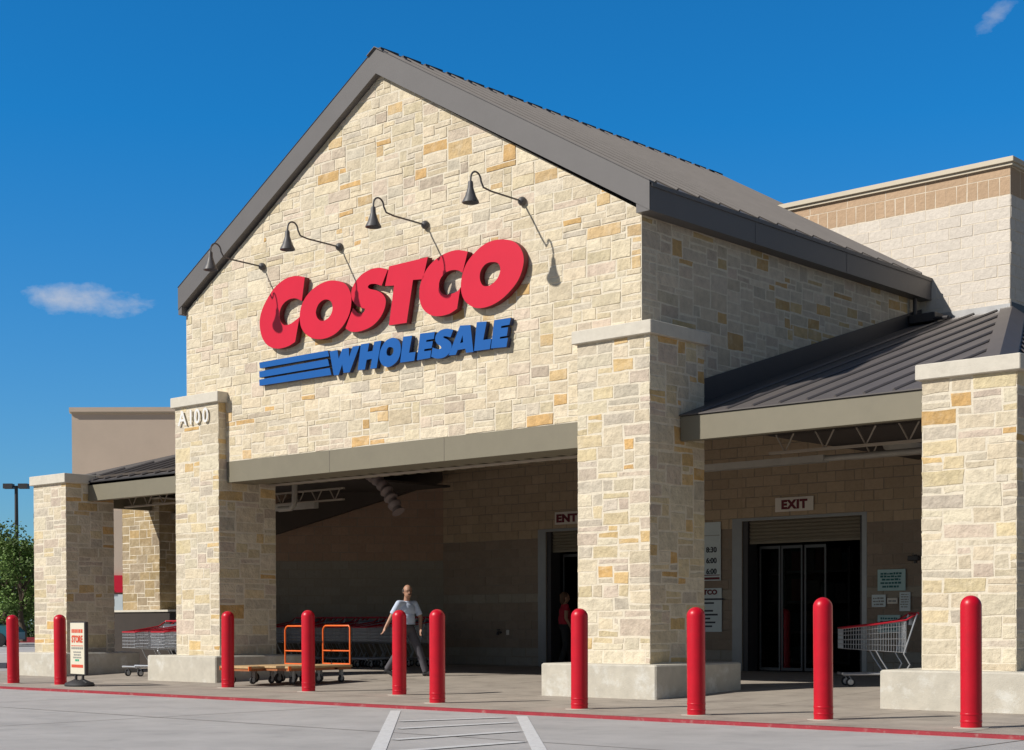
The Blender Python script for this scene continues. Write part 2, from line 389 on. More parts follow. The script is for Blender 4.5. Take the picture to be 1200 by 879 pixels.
# sidewalk: sloped slab with tooled joints (thin grooves)
mb = MB(); ys = [-3.1, -.4, 2.2, 7.38]; xs = [-16, 20]
ycuts = [-3.1, -1.75, -.4, .9, 2.2, 3.9, 5.6, 7.38]; xc = [-16+i*1.8 for i in range(21)]
for i in range(len(xc)-1):
    for j in range(len(ycuts)-1):
        a, b = xc[i]+.006, xc[i+1]-.006; c, d = ycuts[j]+.006, ycuts[j+1]-.006
        mb.poly([(a, c, fz(c)), (b, c, fz(c)), (b, d, fz(d)), (a, d, fz(d))], SLAB)
JD = mat('tooled_joint', (.16, .14, .12), .9)
for j in range(len(ycuts)-1):
    c, d = ycuts[j], ycuts[j+1]
    mb.poly([(-16, c, fz(c)-.006), (20, c, fz(c)-.006), (20, d, fz(d)-.006), (-16, d, fz(d)-.006)], JD)
mb.poly([(-16, -3.1, -.1), (20, -3.1, -.1), (20, -3.1, -.006), (-16, -3.1, -.006)], SLAB)
tag(mb.build('sidewalk'), kind='structure')
mb = MB()
mb.box(-60, 20, -3.2, -3.105, -.1, .002, REDK); tag(mb.build('red_kerb'), kind='structure')
# far-left pavement lines, wheel stop, planting island
def strip(mb, a, b, wd, z, m):
    a = Vector((*a, 0)); b = Vector((*b, 0)); d = (b-a).normalized(); n = Vector((-d.y, d.x, 0))*wd/2
    mb.poly([(a-n)[:2]+(z,), (b-n)[:2]+(z,), (b+n)[:2]+(z,), (a+n)[:2]+(z,)], m)
mb = MB(); Z = -.026
for a, b in [((-.84, -3.52), (3.14, -7.52)), ((.915, -3.41), (4.07, -6.74))]:
    a = Vector(a); b = Vector(b); d = (b-a).normalized(); b = b+d*5
    strip(mb, a, b, .115, Z, WHITEP)
tag(mb.build('crossing_edge_lines'), kind='structure')
mb = MB()
L0, L1 = Vector((-.84, -3.52)), Vector((3.14, -7.52)); M0, M1 = Vector((.915, -3.41)), Vector((4.07, -6.74))
def onl(A, B, t): return A+(B-A).normalized()*t
for (a, b) in [((.545, -4.835), (.95, -3.62)), ((1.30, -5.59), (1.535, -4.11)), ((2.25, -6.55), (2.38, -5.0)), ((3.1, -7.41), (3.22, -5.9)), ((3.95, -8.3), (4.1, -6.85)), ((4.8, -9.2), (5.0, -7.8))]:
    a_, b_ = Vector(a), Vector(b); strip(mb, a_+(b_-a_)*.03, b_-(b_-a_)*.05, .13, -.0235, WHITET)
tag(mb.build('crossing_hatch_lines'), kind='structure')
mb = MB()
for k in range(3): strip(mb, (-26-k*7, 2+k*1.5), (-44-k*7, 22+k*4), .25, Z, WHITEP)
for yy in (13, 17): strip(mb, (-60, yy+6), (-30, yy-12), .5, Z, WHITEP)
tag(mb.build('distant_parking_lines'), kind='structure')
# expansion joints in the lot
mb = MB()
for a, b in [((-20, -5.9), (20, -5.9)), ((-20, -9.6), (20, -9.6)), ((-6, -3.22), (-6, -18)), ((-1.9, -3.22), (-1.9, -18)), ((6.2, -3.22), (6.2, -18)), ((10.3, -3.22), (10.3, -18))]:
    strip(mb, a, b, .018, -.0275, JD)
tag(mb.build('lot_expansion_joints'), kind='structure')
mb = MB(); A = Vector((-62.5, 25.6, 0)); D = Vector((.74, .67, 0)); Nn = Vector((-.67, .74, 0))
def isl(mb, s0, s1, n0, n1, z0, z1, m):
    P = [A+D*s+Nn*n for s, n in ((s0, n0), (s1, n0), (s1, n1), (s0, n1))]
    pts = [(p.x, p.y, z0) for p in P]+[(p.x, p.y, z1) for p in P]
    mb.faces(pts, [(0,3,2,1),(4,5,6,7),(0,1,5,4),(1,2,6,5),(2,3,7,6),(3,0,4,7)], m)
isl(mb, -8, 14, 0, .3, -.05, .24, REDK); isl(mb, -8, 14, .305, 14, -.05, .22, mat('planting_soil', (.09, .10, .045), .95, noise_s=2, noise_a=.4)); tag(mb.build('planting_island'), kind='structure')

# ------------------------------------------------------------------ the store building
GY = .166; GL, GR = -9.62, -.25; EZ = 6.05; AX = -4.944; AZ = 8.82; SL = .576
BY = 7.43
X0, X1, X2, X3 = -12.991, -8.571, 0.0, 4.70
store = empty('store_building', (AX, 3, 0)); tag(store, 'big-box store of cream limestone with tall grey-roofed entrance gable', 'building')
def part(mb, name, smooth=False, parent=None):
    o = mb.build(name, smooth=smooth); o.parent = parent or store
    if not parent: o.matrix_parent_inverse = Matrix.Translation(-store.location)
    return o
# gable front wall
mb = MB(); GZ0 = 3.52
pent = [(GL, GZ0), (GR, GZ0), (GR, EZ), (AX, AZ), (GL, EZ)]
def prism(mb, poly, y0, y1, m):
    n = len(poly); pts = [(a, y0, b) for a, b in poly]+[(a, y1, b) for a, b in poly]
    fs = [tuple(range(n)), tuple(range(2*n-1, n-1, -1))]+[(i, n+i, n+(i+1) % n, (i+1) % n) for i in range(n)]
    mb.faces(pts, fs, m)
prism(mb, pent, GY, GY+.3, MORTAR)
stone_face(mb, (0, GY, 0), (1, 0, 0), (0, 0, 1), (0, -1, 0), GL, GR, GZ0, AZ+.1, region=pent, relief=(.001, .009), joint=.014, bevel=.009, big=.5, cell=.08)
part(mb, 'gable_wall')
# side walls of the gable volume
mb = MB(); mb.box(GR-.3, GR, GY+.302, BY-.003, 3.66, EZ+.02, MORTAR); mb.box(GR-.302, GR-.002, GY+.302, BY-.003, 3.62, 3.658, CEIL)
stone_face(mb, (GR, 0, 0), (0, 1, 0), (0, 0, 1), (1, 0, 0), GY, BY, 3.55, EZ+.02, relief=(.0008, .004), joint=.017, bevel=.008, pal=[(34, (.62, .54, .43)), (26, (.58, .50, .385)), (12, (.54, .475, .38)), (12, (.55, .46, .37)), (8, (.56, .42, .23)), (7, (.54, .36, .17))])
part(mb, 'gable_side_wall')
mb = MB(); _p = [(GY+.302, 3.46), (3.4, 4.27), (BY-.003, 4.27), (BY-.003, EZ+.02), (GY+.302, EZ+.02)]
mb.faces([(GL, a, b) for a, b in _p]+[(GL+.3, a, b) for a, b in _p], [(4, 3, 2, 1, 0), (5, 6, 7, 8, 9)]+[(i, (i+1) % 5, 5+(i+1) % 5, 5+i) for i in range(5)], CEIL)
stone_face(mb, (GL, 0, 0), (0, 1, 0), (0, 0, 1), (-1, 0, 0), GY, BY, 3.46, EZ+.02, region=_p)
part(mb, 'gable_side_wall')
# roof slopes + seams
RZ = 9.165; RX = 4.944-.049; EZR = RZ-SL*RX
ROOF_END = 8.75
for sgn, x_e in ((1, -.049), (-1, -9.72)):
    mb = MB(); y0, y1 = .075, (ROOF_END)
    def zz(x): return RZ-SL*abs(x-AX)
    # roof deck slab, stopped at the parapet below its top
    def slab(xa, xb, ya, yb, t=.07):
        pts = [(xa, ya, zz(xa)), (xb, ya, zz(xb)), (xb, yb, zz(xb)), (xa, yb, zz(xa))]; lo = [(a, b, c-t) for a, b, c in pts]
        fs = [(0,1,2,3),(7,6,5,4),(0,4,5,1),(1,5,6,2),(2,6,7,3),(3,7,4,0)]
        mb.faces(pts+lo, fs if sgn > 0 else [f[::-1] for f in fs], ROOFM)
    xp = AX+sgn*(RZ-8.02)/SL
    slab(AX, xp, y0, y1); slab(xp, x_e, y0, BY-.02)
    k = 0; y = y0+.1
    while y < y1-.05:
        xe = x_e if y < BY-.1 else xp
        mb.tube([(AX, y, RZ+.02), (xe+sgn*.01, y, zz(xe+sgn*.01)+.02)], .024, ROOFM, n=4); y += .46
    part(mb, 'roof')
mb = MB(); y = .03; i = 0
while y < ROOF_END:
    y2 = min(y+.455, ROOF_END); lift = .022
    for sg in (1, -1):
        a = [(AX, y, RZ+lift+.012), (AX+sg*.16, y, RZ-SL*.16+lift+.012), (AX+sg*.16, y2-.2, RZ-SL*.16+lift+.005), (AX, y2-.2, RZ+lift+.006)]
        mb.faces(a+[(p[0], p[1], p[2]-.012) for p in a], [(0,1,2,3),(7,6,5,4),(0,4,5,1),(1,5,6,2),(2,6,7,3)], BARGE)
    mb.box(AX-.05, AX+.05, y2-.37, y2-.01, RZ-.02, RZ+.034, DARKM)  # dark blocks paint in the shadow gaps of the ridge cap
    y += .455; i += 1
part(mb, 'ridge_cap')
# barge boards and eave fascia
T = .345
def barge(name, sg, xe):
    mb = MB(); poly = [(AX, RZ+.02), (AX, RZ-T), (xe, RZ-T-SL*abs(xe-AX)), (xe, RZ+.02-SL*abs(xe-AX))]
    if sg < 0: poly = poly[::-1]
    poly = poly[::-1] if sg > 0 else poly[::-1]
    n = 4; y0, y1 = .06, GY+.05
    pts = [(a, y0, b) for a, b in poly]+[(a, y1, b) for a, b in poly]
    mb.faces(pts, [(0,1,2,3),(7,6,5,4)]+[(i, n+i, n+(i+1) % n, (i+1) % n) for i in range(n)], BARGE)
    # drip edge on top
    mb.tube([(AX, .056, RZ+.02), (xe, .056, RZ+.02-SL*abs(xe-AX))], .006, BARGE, n=4)
    part(mb, name)
barge('barge_board', 1, -.049); barge('barge_board', -1, -9.70)
mb = MB(); mb.box(GR-.01, -.045, .068, BY+.02, 6.0, EZR-.03, BARGE); mb.box(-.075, -.03, .09, BY+.03, EZR-.05, EZR+.0, BARGE)
part(mb, 'eave_fascia')
mb = MB(); mb.box(-9.70, GL+.01, .068, BY, 6.0, EZR-.03, BARGE); part(mb, 'eave_fascia')
# beam over the portal
mb = MB(); mb.box(X1+.004, GR-.0, GY-.004, .70, 3.185, 3.518, TAN, bev=.004)
part(mb, 'portal_beam')
mb = MB()
x = X1+.1
while x < -.4:                                                  # fluted edge of the deck behind the beam
    mb.box(x, x+.17, .705, 1.3, 3.20, 3.26, TAN); x += .29
mb.box(X1+.1, -.3, .93, .96, 3.165, 3.197, JOIST)
part(mb, 'deck_edge')
mb = MB()
for x in (-6.1, -3.7):
    mb = MB(); mb.box(x, x+.008, GY-.0065, GY-.0045, 3.19, 3.512, JD); part(mb, 'panel_joint')
for y in (2.4, 4.8):
    mb = MB(); mb.box(-.044, -.0425, y, y+.008, 6.01, EZR-.06, DARKM); part(mb, 'panel_joint')
# ceilings (dark decks)
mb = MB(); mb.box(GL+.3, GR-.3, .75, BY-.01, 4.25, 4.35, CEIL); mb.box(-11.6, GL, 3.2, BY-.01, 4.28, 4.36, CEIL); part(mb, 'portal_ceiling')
# back wall with door openings
DX = [(-8.09, -5.77), (-3.6, -1.27)]; DZ = 2.675
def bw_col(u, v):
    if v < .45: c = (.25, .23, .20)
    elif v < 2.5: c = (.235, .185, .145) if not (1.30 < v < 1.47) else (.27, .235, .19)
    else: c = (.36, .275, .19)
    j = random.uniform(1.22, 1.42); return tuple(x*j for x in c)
bw, bh = .352, .176
mb = MB(); regs = [(-10.86, DX[0][0], 0, 5.72), (DX[0][0], DX[0][1], DZ, 5.72), (DX[0][1], DX[1][0], 0, 5.72), (DX[1][0], DX[1][1], DZ, 5.72), (DX[1][1], 1.25, 0, 5.72)]
for a, b, c, d in regs:
    mb.box(a, b, BY, BY+.25, c, d, JOINT)
    if d > 4.3: pass
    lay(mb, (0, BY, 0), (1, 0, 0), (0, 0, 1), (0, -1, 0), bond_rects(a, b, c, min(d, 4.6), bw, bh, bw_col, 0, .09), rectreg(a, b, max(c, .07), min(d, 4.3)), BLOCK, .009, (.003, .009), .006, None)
part(mb, 'entry_wall')
# upper block: pale split-face parapet box
def up_col(u, v):
    j = random.uniform(.95, 1.04)
    if v > 7.42: return tuple(x*j for x in (.50, .355, .235))
    return tuple(x*j for x in (.68, .62, .545))
mb = MB(); mb.box(-10.86, 1.25, BY+.0, 26, 5.722, 7.9, JOINTL)
lay(mb, (0, BY, 0), (1, 0, 0), (0, 0, 1), (0, -1, 0), bond_rects(-6, 1.25, 5.7, 7.43, .40, bh, up_col, 1.25, 7.43), rectreg(-6, 1.25, 5.7, 7.43), BLOCK, .008, (.001, .007), .006, None)
lay(mb, (1.25, 0, 0), (0, 1, 0), (0, 0, 1), (1, 0, 0), bond_rects(BY, 16, 5.7, 7.43, bw, bh, up_col, BY, 7.43), rectreg(BY, 16, 5.7, 7.43), BLOCK, .008, (.002, .012), .008, None)
lay(mb, (0, BY, 0), (1, 0, 0), (0, 0, 1), (0, -1, 0), bond_rects(-6, 1.25, 7.43, 7.66, .176, .30, up_col, 1.25, 7.43), rectreg(-6, 1.25, 7.435, 7.71), BLOCK, .010, (.0015, .003), .003, None)
lay(mb, (0, BY, 0), (1, 0, 0), (0, 0, 1), (0, -1, 0), bond_rects(-6, 1.25, 7.715, 7.86, .70, .15, up_col, 1.25, 7.715), rectreg(-6, 1.25, 7.715, 7.855), BLOCK, .008, (.0015, .003), .003, None)
lay(mb, (1.25, 0, 0), (0, 1, 0), (0, 0, 1), (1, 0, 0), bond_rects(BY, 16, 7.43, 7.86, .35, .42, up_col, BY, 7.43), rectreg(BY, 16, 7.435, 7.855), BLOCK, .010, (.0015, .003), .003, None)
part(mb, 'parapet_block')
mb = MB(); mb.box(-10.9, 1.33, BY-.08, 26.05, 7.905, 7.985, COPING, bev=.006); mb.box(-10.88, 1.30, BY-.045, 26.02, 7.862, 7.902, COPING); part(mb, 'coping')
mb = MB(); mb.box(GR+.02, 1.27, BY-.04, BY-.024, 5.62, 5.77, FLASH); part(mb, 'flashing')
mb = MB(); mb.box(1.27, 1.29, BY-.04, 16, 5.62, 5.79, DARKM); part(mb, 'flashing')
# angled stucco/block wall at left of the entry
ang0 = Vector((-10.86, BY, 0)); angd = Vector((-.743, -.669, 0)).normalized(); angn = Vector((.669, -.743, 0)).normalized()
mb = MB(); P = [ang0, ang0+angd*3.95]; Q = [p-angn*.25 for p in P]
pts = [(p.x, p.y, z) for z in (0, 4.6) for p in (P[0], P[1], Q[1], Q[0])]
mb.faces(pts, [(0,3,2,1),(4,5,6,7),(0,1,5,4),(1,2,6,5),(2,3,7,6),(3,0,4,7)], JOINT)
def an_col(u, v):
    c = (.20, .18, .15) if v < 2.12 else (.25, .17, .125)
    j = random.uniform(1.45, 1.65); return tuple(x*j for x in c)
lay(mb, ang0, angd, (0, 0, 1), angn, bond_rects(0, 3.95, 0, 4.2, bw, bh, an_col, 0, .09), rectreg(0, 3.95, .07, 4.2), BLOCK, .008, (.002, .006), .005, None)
part(mb, 'angled_wall')
mb = MB()                                                        # sloping dark roof beam in front of the angled wall
a = ang0+angn*.30; b = ang0+angd*3.4+angn*.30
for z0a, z0b, th, off in ((3.84, 2.83, .62, 0),):
    p = [a, b, b+angn*.22, a+angn*.22]; za = [z0a-.06, z0b-.12, z0b-.12, z0a-.06]
    pts = [(q.x, q.y, z) for q, z in zip(p, za)]+[(q.x, q.y, z+th) for q, z in zip(p, za)]
    mb.faces(pts, [(0,3,2,1),(4,5,6,7),(0,1,5,4),(1,2,6,5),(2,3,7,6),(3,0,4,7)], CEIL)
part(mb, 'sloping_beam')
# doors
def door_set(x0, x1, mirror):
    mb = MB(); mb.box(x0-.20, x0-.002, BY-.012, BY+.02, .08, DZ+.05, ALU); mb.box(x1+.002, x1+.09, BY-.012, BY+.02, .08, DZ+.05, ALU); mb.box(x0-.002, x1+.002, BY-.012, BY+.02, DZ+.002, DZ+.05, ALU)
    mb.box(x0, x0+.10, BY+.022, BY+.30, .08, DZ, DARKM); mb.box(x1-.05, x1, BY+.022, BY+.30, .08, DZ, DARKM)
    fr = part(mb, 'door_frame')
    mb = MB(); z = 2.32
    while z < DZ-.02:
        mb.faces([(x0+.1, BY+.10, z), (x1-.05, BY+.10, z), (x1-.05, BY+.075, z+.03), (x0+.1, BY+.075, z+.03), (x1-.05, BY+.10, z+.06), (x0+.1, BY+.10, z+.06)], [(0, 1, 2, 3), (3, 2, 4, 5)], SHUT); z += .06
    mb.box(x0+.1, x1-.05, BY+.08, BY+.12, 2.28, 2.32, SHUT)
    part(mb, 'roller_shutter')
    for k, xx in enumerate((x0+.12, x0+.55, x0+1.0)):
        mb = MB(); ww = .42
        for a in (xx, xx+ww-.03): mb.box(a, a+.03, BY+.36+.02*k, BY+.39+.02*k, .09, 2.25, DOORM)
        for zz_ in (.09, 2.20): mb.box(xx+.03, xx+ww-.03, BY+.36+.02*k, BY+.39+.02*k, zz_, zz_+.05, DOORM)
        d = part(mb, 'glass_door')
        mb = MB(); mb.box(xx+.03, xx+ww-.03, BY+.372+.02*k, BY+.378+.02*k, .14, 2.20, GLASSM); g_ = mb.build('pane'); g_.parent = d
for a, b in DX: door_set(a, b, 0)
# dark store interior, seen through the doors
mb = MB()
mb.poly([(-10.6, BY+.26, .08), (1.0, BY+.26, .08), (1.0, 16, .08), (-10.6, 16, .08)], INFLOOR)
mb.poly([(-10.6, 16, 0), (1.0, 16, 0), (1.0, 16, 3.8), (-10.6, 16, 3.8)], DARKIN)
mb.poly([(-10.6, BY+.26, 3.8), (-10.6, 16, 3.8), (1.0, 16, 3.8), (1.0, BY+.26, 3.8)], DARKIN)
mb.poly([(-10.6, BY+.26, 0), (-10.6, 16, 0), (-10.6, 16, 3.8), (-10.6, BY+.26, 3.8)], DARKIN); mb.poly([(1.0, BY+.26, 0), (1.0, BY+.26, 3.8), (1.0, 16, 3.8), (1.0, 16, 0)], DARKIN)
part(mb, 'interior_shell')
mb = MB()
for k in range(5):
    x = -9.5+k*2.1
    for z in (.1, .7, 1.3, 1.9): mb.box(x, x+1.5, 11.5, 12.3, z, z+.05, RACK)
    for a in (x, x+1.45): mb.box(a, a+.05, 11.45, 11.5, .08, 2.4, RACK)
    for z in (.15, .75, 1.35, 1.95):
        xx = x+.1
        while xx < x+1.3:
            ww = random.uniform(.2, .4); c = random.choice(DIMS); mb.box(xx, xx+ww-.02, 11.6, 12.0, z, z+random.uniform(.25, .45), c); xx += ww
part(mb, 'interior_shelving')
# ---- low canopy roofs
CS = .316; CY = .627
mb = MB(); Z0 = 3.535
def cz(y): return Z0+CS*(y-CY)
yt = BY-.03
hipA = Vector((1.30, yt, cz(yt))); hipB = Vector((4.155, CY, Z0)); EX = 4.95
front = [(GR+.0, CY-.02, Z0), (hipB.x, CY-.02, Z0), tuple(hipA), (GR+.0, yt, cz(yt))]
def thick(mb, poly, t, m):
    n = len(poly); lo = [(a, b, c-t) for a, b, c in poly]
    mb.faces(list(poly)+lo, [tuple(range(n)), tuple(range(2*n-1, n-1, -1))]+[(i, n+i, n+(i+1) % n, (i+1) % n) for i in range(n)], m)
thick(mb, front, .014, BROWNR)
RK = (hipA.z-hipB.z)/(hipB.x-hipA.x); EX = 4.30; EZL = hipA.z-RK*(EX-hipA.x)
right = [tuple(hipB), (EX, CY, EZL), (EX, 16, EZL), (1.30, 16, hipA.z), tuple(hipA)]
thick(mb, right, .03, BROWNR)
x = .30
while x < 4.2:
    # seam runs up the slope to the wall or the hip
    if x <= hipA.x: y1 = yt
    else: y1 = CY+(hipB.x-x)/(hipB.x-hipA.x)*(yt-CY)
    if y1 > CY+.1: mb.tube([(x, CY+.03, Z0+.022), (x, y1, cz(y1)+.014)], .019, BROWNR, n=4)
    x += .378
for k in range(30):
    y = 1.2+k*.38; t = min(1, (y-CY)/(yt-CY)); xa = hipB.x+(hipA.x-hipB.x)*t; za = cz(CY+(yt-CY)*t)
    mb.tube([(EX, y, EZL+.015), (xa+.22, y, za-RK*.22+.015)], .019, BROWNR, n=4)
def rightz(x, y):
    return hipA.z-RK*(x-hipA.x)
for sgn_, wd_ in ((-1, .19), (1, .20)):
    a_ = hipA+Vector((0, 0, .05)); b_ = hipB+Vector((0, 0, .05)); a2 = Vector((a_.x+sgn_*wd_, a_.y, 0)); b2 = Vector((b_.x+sgn_*wd_, b_.y, 0))
    a2.z = (cz(a2.y) if sgn_ < 0 else rightz(a2.x, a2.y))+.045; b2.z = (cz(b2.y) if sgn_ < 0 else rightz(b2.x, b2.y))+.045
    q_ = [a_, a2, b2, b_]; mb.faces(q_+[p-Vector((0, 0, .05)) for p in q_], [(0,1,2,3) if sgn_ < 0 else (3,2,1,0), (1,5,6,2), (2,6,7,3), (0,4,5,1)], BROWNR)
part(mb, 'canopy_roof')
mb = MB(); mb.box(X2+.003, X3-1.085-.003, CY, CY+.12, 3.205, 3.515, TAN, bev=.004); mb.box(X2+.02, X3-1.1, CY-.008, CY+.1, 3.517, 3.5205, DARKM); part(mb, 'canopy_fascia')
mb = MB(); n0 = Vector((GR+.03, CY+.6, cz(CY+.6)+.02)); n1 = Vector((GR+.03, yt, cz(yt)+.02))   # step flashing along the gable wall
mb.faces([(GR+.022, CY+.2, cz(CY+.2)), (GR+.022, yt, cz(yt)), (GR+.022, yt, cz(yt)+.20), (GR+.022, CY+.2, cz(CY+.2)+.32), (GR+.05, CY+.2, cz(CY+.2)), (GR+.05, yt, cz(yt)), (GR+.05, yt, cz(yt)+.20), (GR+.05, CY+.2, cz(CY+.2)+.32)],
         [(4, 5, 6, 7), (3, 2, 1, 0), (7, 6, 2, 3), (4, 7, 3, 0), (5, 1, 2, 6)], DARKM)
part(mb, 'step_flashing')
mb = MB(); mb.tube([(GR+.09, 7.1, 6.0), (GR+.09, 7.1, 5.68)], .035, DARKM, n=8); mb.box(GR+.06, GR+.5, 6.95, 7.25, cz(7.0)+.03, cz(7.0)+.17, DARKM, bev=.01); mb.tube([(GR+.2, 7.05, cz(7)+.1), (GR+.75, 6.9, cz(6.9)+.07)], .03, DARKM, n=8); part(mb, 'downpipe')
# underside joists + pipe
def joist(y, xa, xb, z0, z1, name='joist', ph=0):
    mb = MB(); mb.box(xa, xb, y-.03, y+.03, z0, z0+.035, JOIST); mb.box(xa, xb, y-.03, y+.03, z1, z1+.035, JOIST)
    x = xa+ph
    while x < xb-.3:
        mb.tube([(x, y, z1), (x+.14, y, z0+.02)], .012, JOIST, n=5); mb.tube([(x+.14, y, z0+.02), (x+.28, y, z1)], .012, JOIST, n=5); x += .62
    part(mb, name)
joist(3.0, GR+.05, 4.6, 3.235, 3.50, ph=.1); joist(5.2, GR+.05, 3.0, 3.33, 3.62, ph=.2)
mb = MB(); mb.tube([(GR, 4.5, 3.30), (4.6, 4.5, 3.31)], .045, PIPE, n=10); part(mb, 'ceiling_pipe', smooth=True)
mb = MB(); mb.box(-2.4, GR+.04, 4.42, 4.58, 3.25, 3.35, PIPE); part(mb, 'cross_beam')
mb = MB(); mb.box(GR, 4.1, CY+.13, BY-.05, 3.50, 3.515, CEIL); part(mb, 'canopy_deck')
mb = MB(); mb.lathe([(.30, 0), (.28, -.05), (.16, -.13), (.02, -.16)], PIPE, n=20, o=(.6, 5.3, 3.5)); part(mb, 'ceiling_light', smooth=True)
mb = MB(); mb.tube([(.02, 1.45, 3.22), (-1.95, 4.5, 3.22)], .001, JOIST, n=4)
# left canopy
LY = .461; LZ = 3.5
mb = MB()
def lz(y): return LZ+CS*(y-LY)
hA = Vector((-14.25, LY, LZ)); tt = 4.4
thick(mb, [(-14.25, LY, LZ), (GL, LY, LZ), (GL, LY+tt, lz(LY+tt)), (-14.25+tt, LY+tt, lz(LY+tt))], .07, BROWNR)
thick(mb, [(-14.25, LY, LZ-.001), (-14.25+tt, LY+tt, lz(LY+tt)-.001), (-14.25+tt, LY+tt+2, lz(LY+tt)), (-14.25, LY+tt+2, LZ)], .06, BROWNR)
x = -14.0
while x < GL-.1:
    y1 = min(LY+tt, LY+(x+14.25)); mb.tube([(x, LY+.01, LZ+.022), (x, y1, lz(y1)+.022)], .024, BROWNR, n=4); x += .378
mb.tube([hA, hA+Vector((tt, tt, CS*tt))], .07, BROWNR, n=4)
part(mb, 'canopy_roof')
mb = MB(); mb.box(X0+.003, X1-1.172-.003, LY, LY+.12, 3.145, 3.475, TAN, bev=.004); mb.box(X0+.02, GL, LY-.015, LY+.1, 3.478, 3.505, DARKM); mb.box(-14.25, -14.13, LY+.58, LY+6, 3.145, 3.475, TAN); part(mb, 'canopy_fascia')
for yy in (2.0, 3.6):
    mb = MB(); mb.box(-14.1, GL, yy-.03, yy+.03, 3.16, 3.19, JOIST); mb.box(-14.1, GL, yy-.03, yy+.03, 3.36, 3.39, JOIST); x = -14
    while x < GL-.3: mb.tube([(x, yy, 3.37), (x+.14, yy, 3.17)], .012, JOIST, n=5); mb.tube([(x+.14, yy, 3.17), (x+.28, yy, 3.37)], .012, JOIST, n=5); x += .5
    part(mb, 'joist')
mb = MB(); mb.box(-14.1, GL, 2.9, 3.0, 2.98, 3.09, PIPE); part(mb, 'cross_beam')
mb = MB(); mb.box(-14.2, GL, LY+.13, LY+tt+1.5, 3.56, 3.60, CEIL); part(mb, 'canopy_deck')
# pipe and corrugated elbow under the portal ceiling
mb = MB(); mb.tube([(-10.1, 2.5, 2.96), (-9.78, 2.5, 2.96), (-9.70, 2.5, 3.02), (-9.68, 2.5, 3.1), (-9.66, 2.5, 4.2)], .05, PIPE, n=10); part(mb, 'drain_pipe', smooth=True)
mb = MB()
a = Vector((-7.75, 2.5, 3.45)); b = Vector((-7.05, 2.5, 2.76)); pts = []; rs = []
for i in range(29):
    t = i/28; p = a.lerp(b, t)+Vector((0, 0, .09*math.sin(t*math.pi))); pts.append(p); rs.append(.098+.02*math.sin(i*math.pi/2+.7)+.008*math.sin(i*1.9))
mb.tube(pts, rs, mat('mauve_grey_duct', (.20, .16, .155), .5), n=16); mb.tube([a, a+Vector((-.1, 0, .85))], .10, MATS['mauve_grey_duct'], n=16); part(mb, 'flexible_duct', smooth=True)

# ---- piers
def pier(xr, wd, dp, H, p, hp, pal, z_base=-.05, q=.045, ct=.166, y0=0.0, side_pal=None):
    xl = xr-wd; y1 = y0+dp; top = H-ct; e = empty('stone_pier', (xr-wd/2, y0+dp/2, 0)); e.parent = store; e.matrix_parent_inverse = Matrix.Translation(-store.location)
    def pt(mb, nm):
        o = mb.build(nm); o.parent = e; o.matrix_parent_inverse = Matrix.Translation(-Vector((xr-wd/2, y0+dp/2, 0))); return o
    mb = MB(); i = .012; mb.box(xl+i, xr-i, y0+i, y1-i, hp-.02, top, MORTAR)
    kw = dict(pal=pal, joint=.019 if p else .009, relief=(.0008, .005), bevel=.007, cell=.082, big=1.6)
    stone_face(mb, (0, y0+i, 0), (1, 0, 0), (0, 0, 1), (0, -1, 0), xl+i*.3, xr-i*.3, hp, top, **kw)
    stone_face(mb, (0, y1-i, 0), (1, 0, 0), (0, 0, 1), (0, 1, 0), xl+i*.3, xr-i*.3, hp, top, **kw)
    kw['pal'] = side_pal or pal
    stone_face(mb, (xr-i, 0, 0), (0, 1, 0), (0, 0, 1), (1, 0, 0), y0+i*.3, y1-i*.3, hp, top, **kw)
    stone_face(mb, (xl+i, 0, 0), (0, 1, 0), (0, 0, 1), (-1, 0, 0), y0+i*.3, y1-i*.3, hp, top, **kw)
    pt(mb, 'pier_shaft')
    mb = MB(); mb.box(xl-q, xr+q, y0-q, y1+q, top, H, CAP, bev=.008); pt(mb, 'pier_cap')
    if p: mb = MB(); mb.box(xl-p, xr+p, y0-p, y1+p, z_base, hp, CONC, bev=.018); pt(mb, 'pier_plinth')
    return e
tag(pier(X2, 1.172, 1.179, 4.64, .3285, .418, PALP))
tag(pier(X1, 1.172, 1.179, 4.63, .3285, .418, PALP))
pier(X0, 1.085, 1.0175, 3.62, .314, .418, PALP)
pier(X3, 1.085, 1.0175, 3.68, .314, .418, PALP)
# rear pier on the low dark cart-yard wall
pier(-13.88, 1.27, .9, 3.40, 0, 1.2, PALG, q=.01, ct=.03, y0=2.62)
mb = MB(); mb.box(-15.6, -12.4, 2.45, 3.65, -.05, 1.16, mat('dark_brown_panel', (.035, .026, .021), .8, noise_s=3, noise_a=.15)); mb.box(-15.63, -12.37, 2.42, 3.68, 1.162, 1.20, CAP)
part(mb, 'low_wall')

# ---- street number on the left tall pier
addr = empty('street_number', (-9.2, -.03, 4.15)); tag(addr, 'white metal street number A100 at the top of the left tall stone pier', 'number sign')
for ch, x, sx in (('A', -9.60, 1.0), ('1', -9.345, 1.0), ('0', -9.17, .95), ('0', -8.955, .95)):
    o = text_mesh('character', ch, .335, (x, -.022, 4.165), WHITE, None, ext=.004, bold=.004, sx=sx); o.parent = addr; o.matrix_parent_inverse = Matrix.Translation(-addr.location)

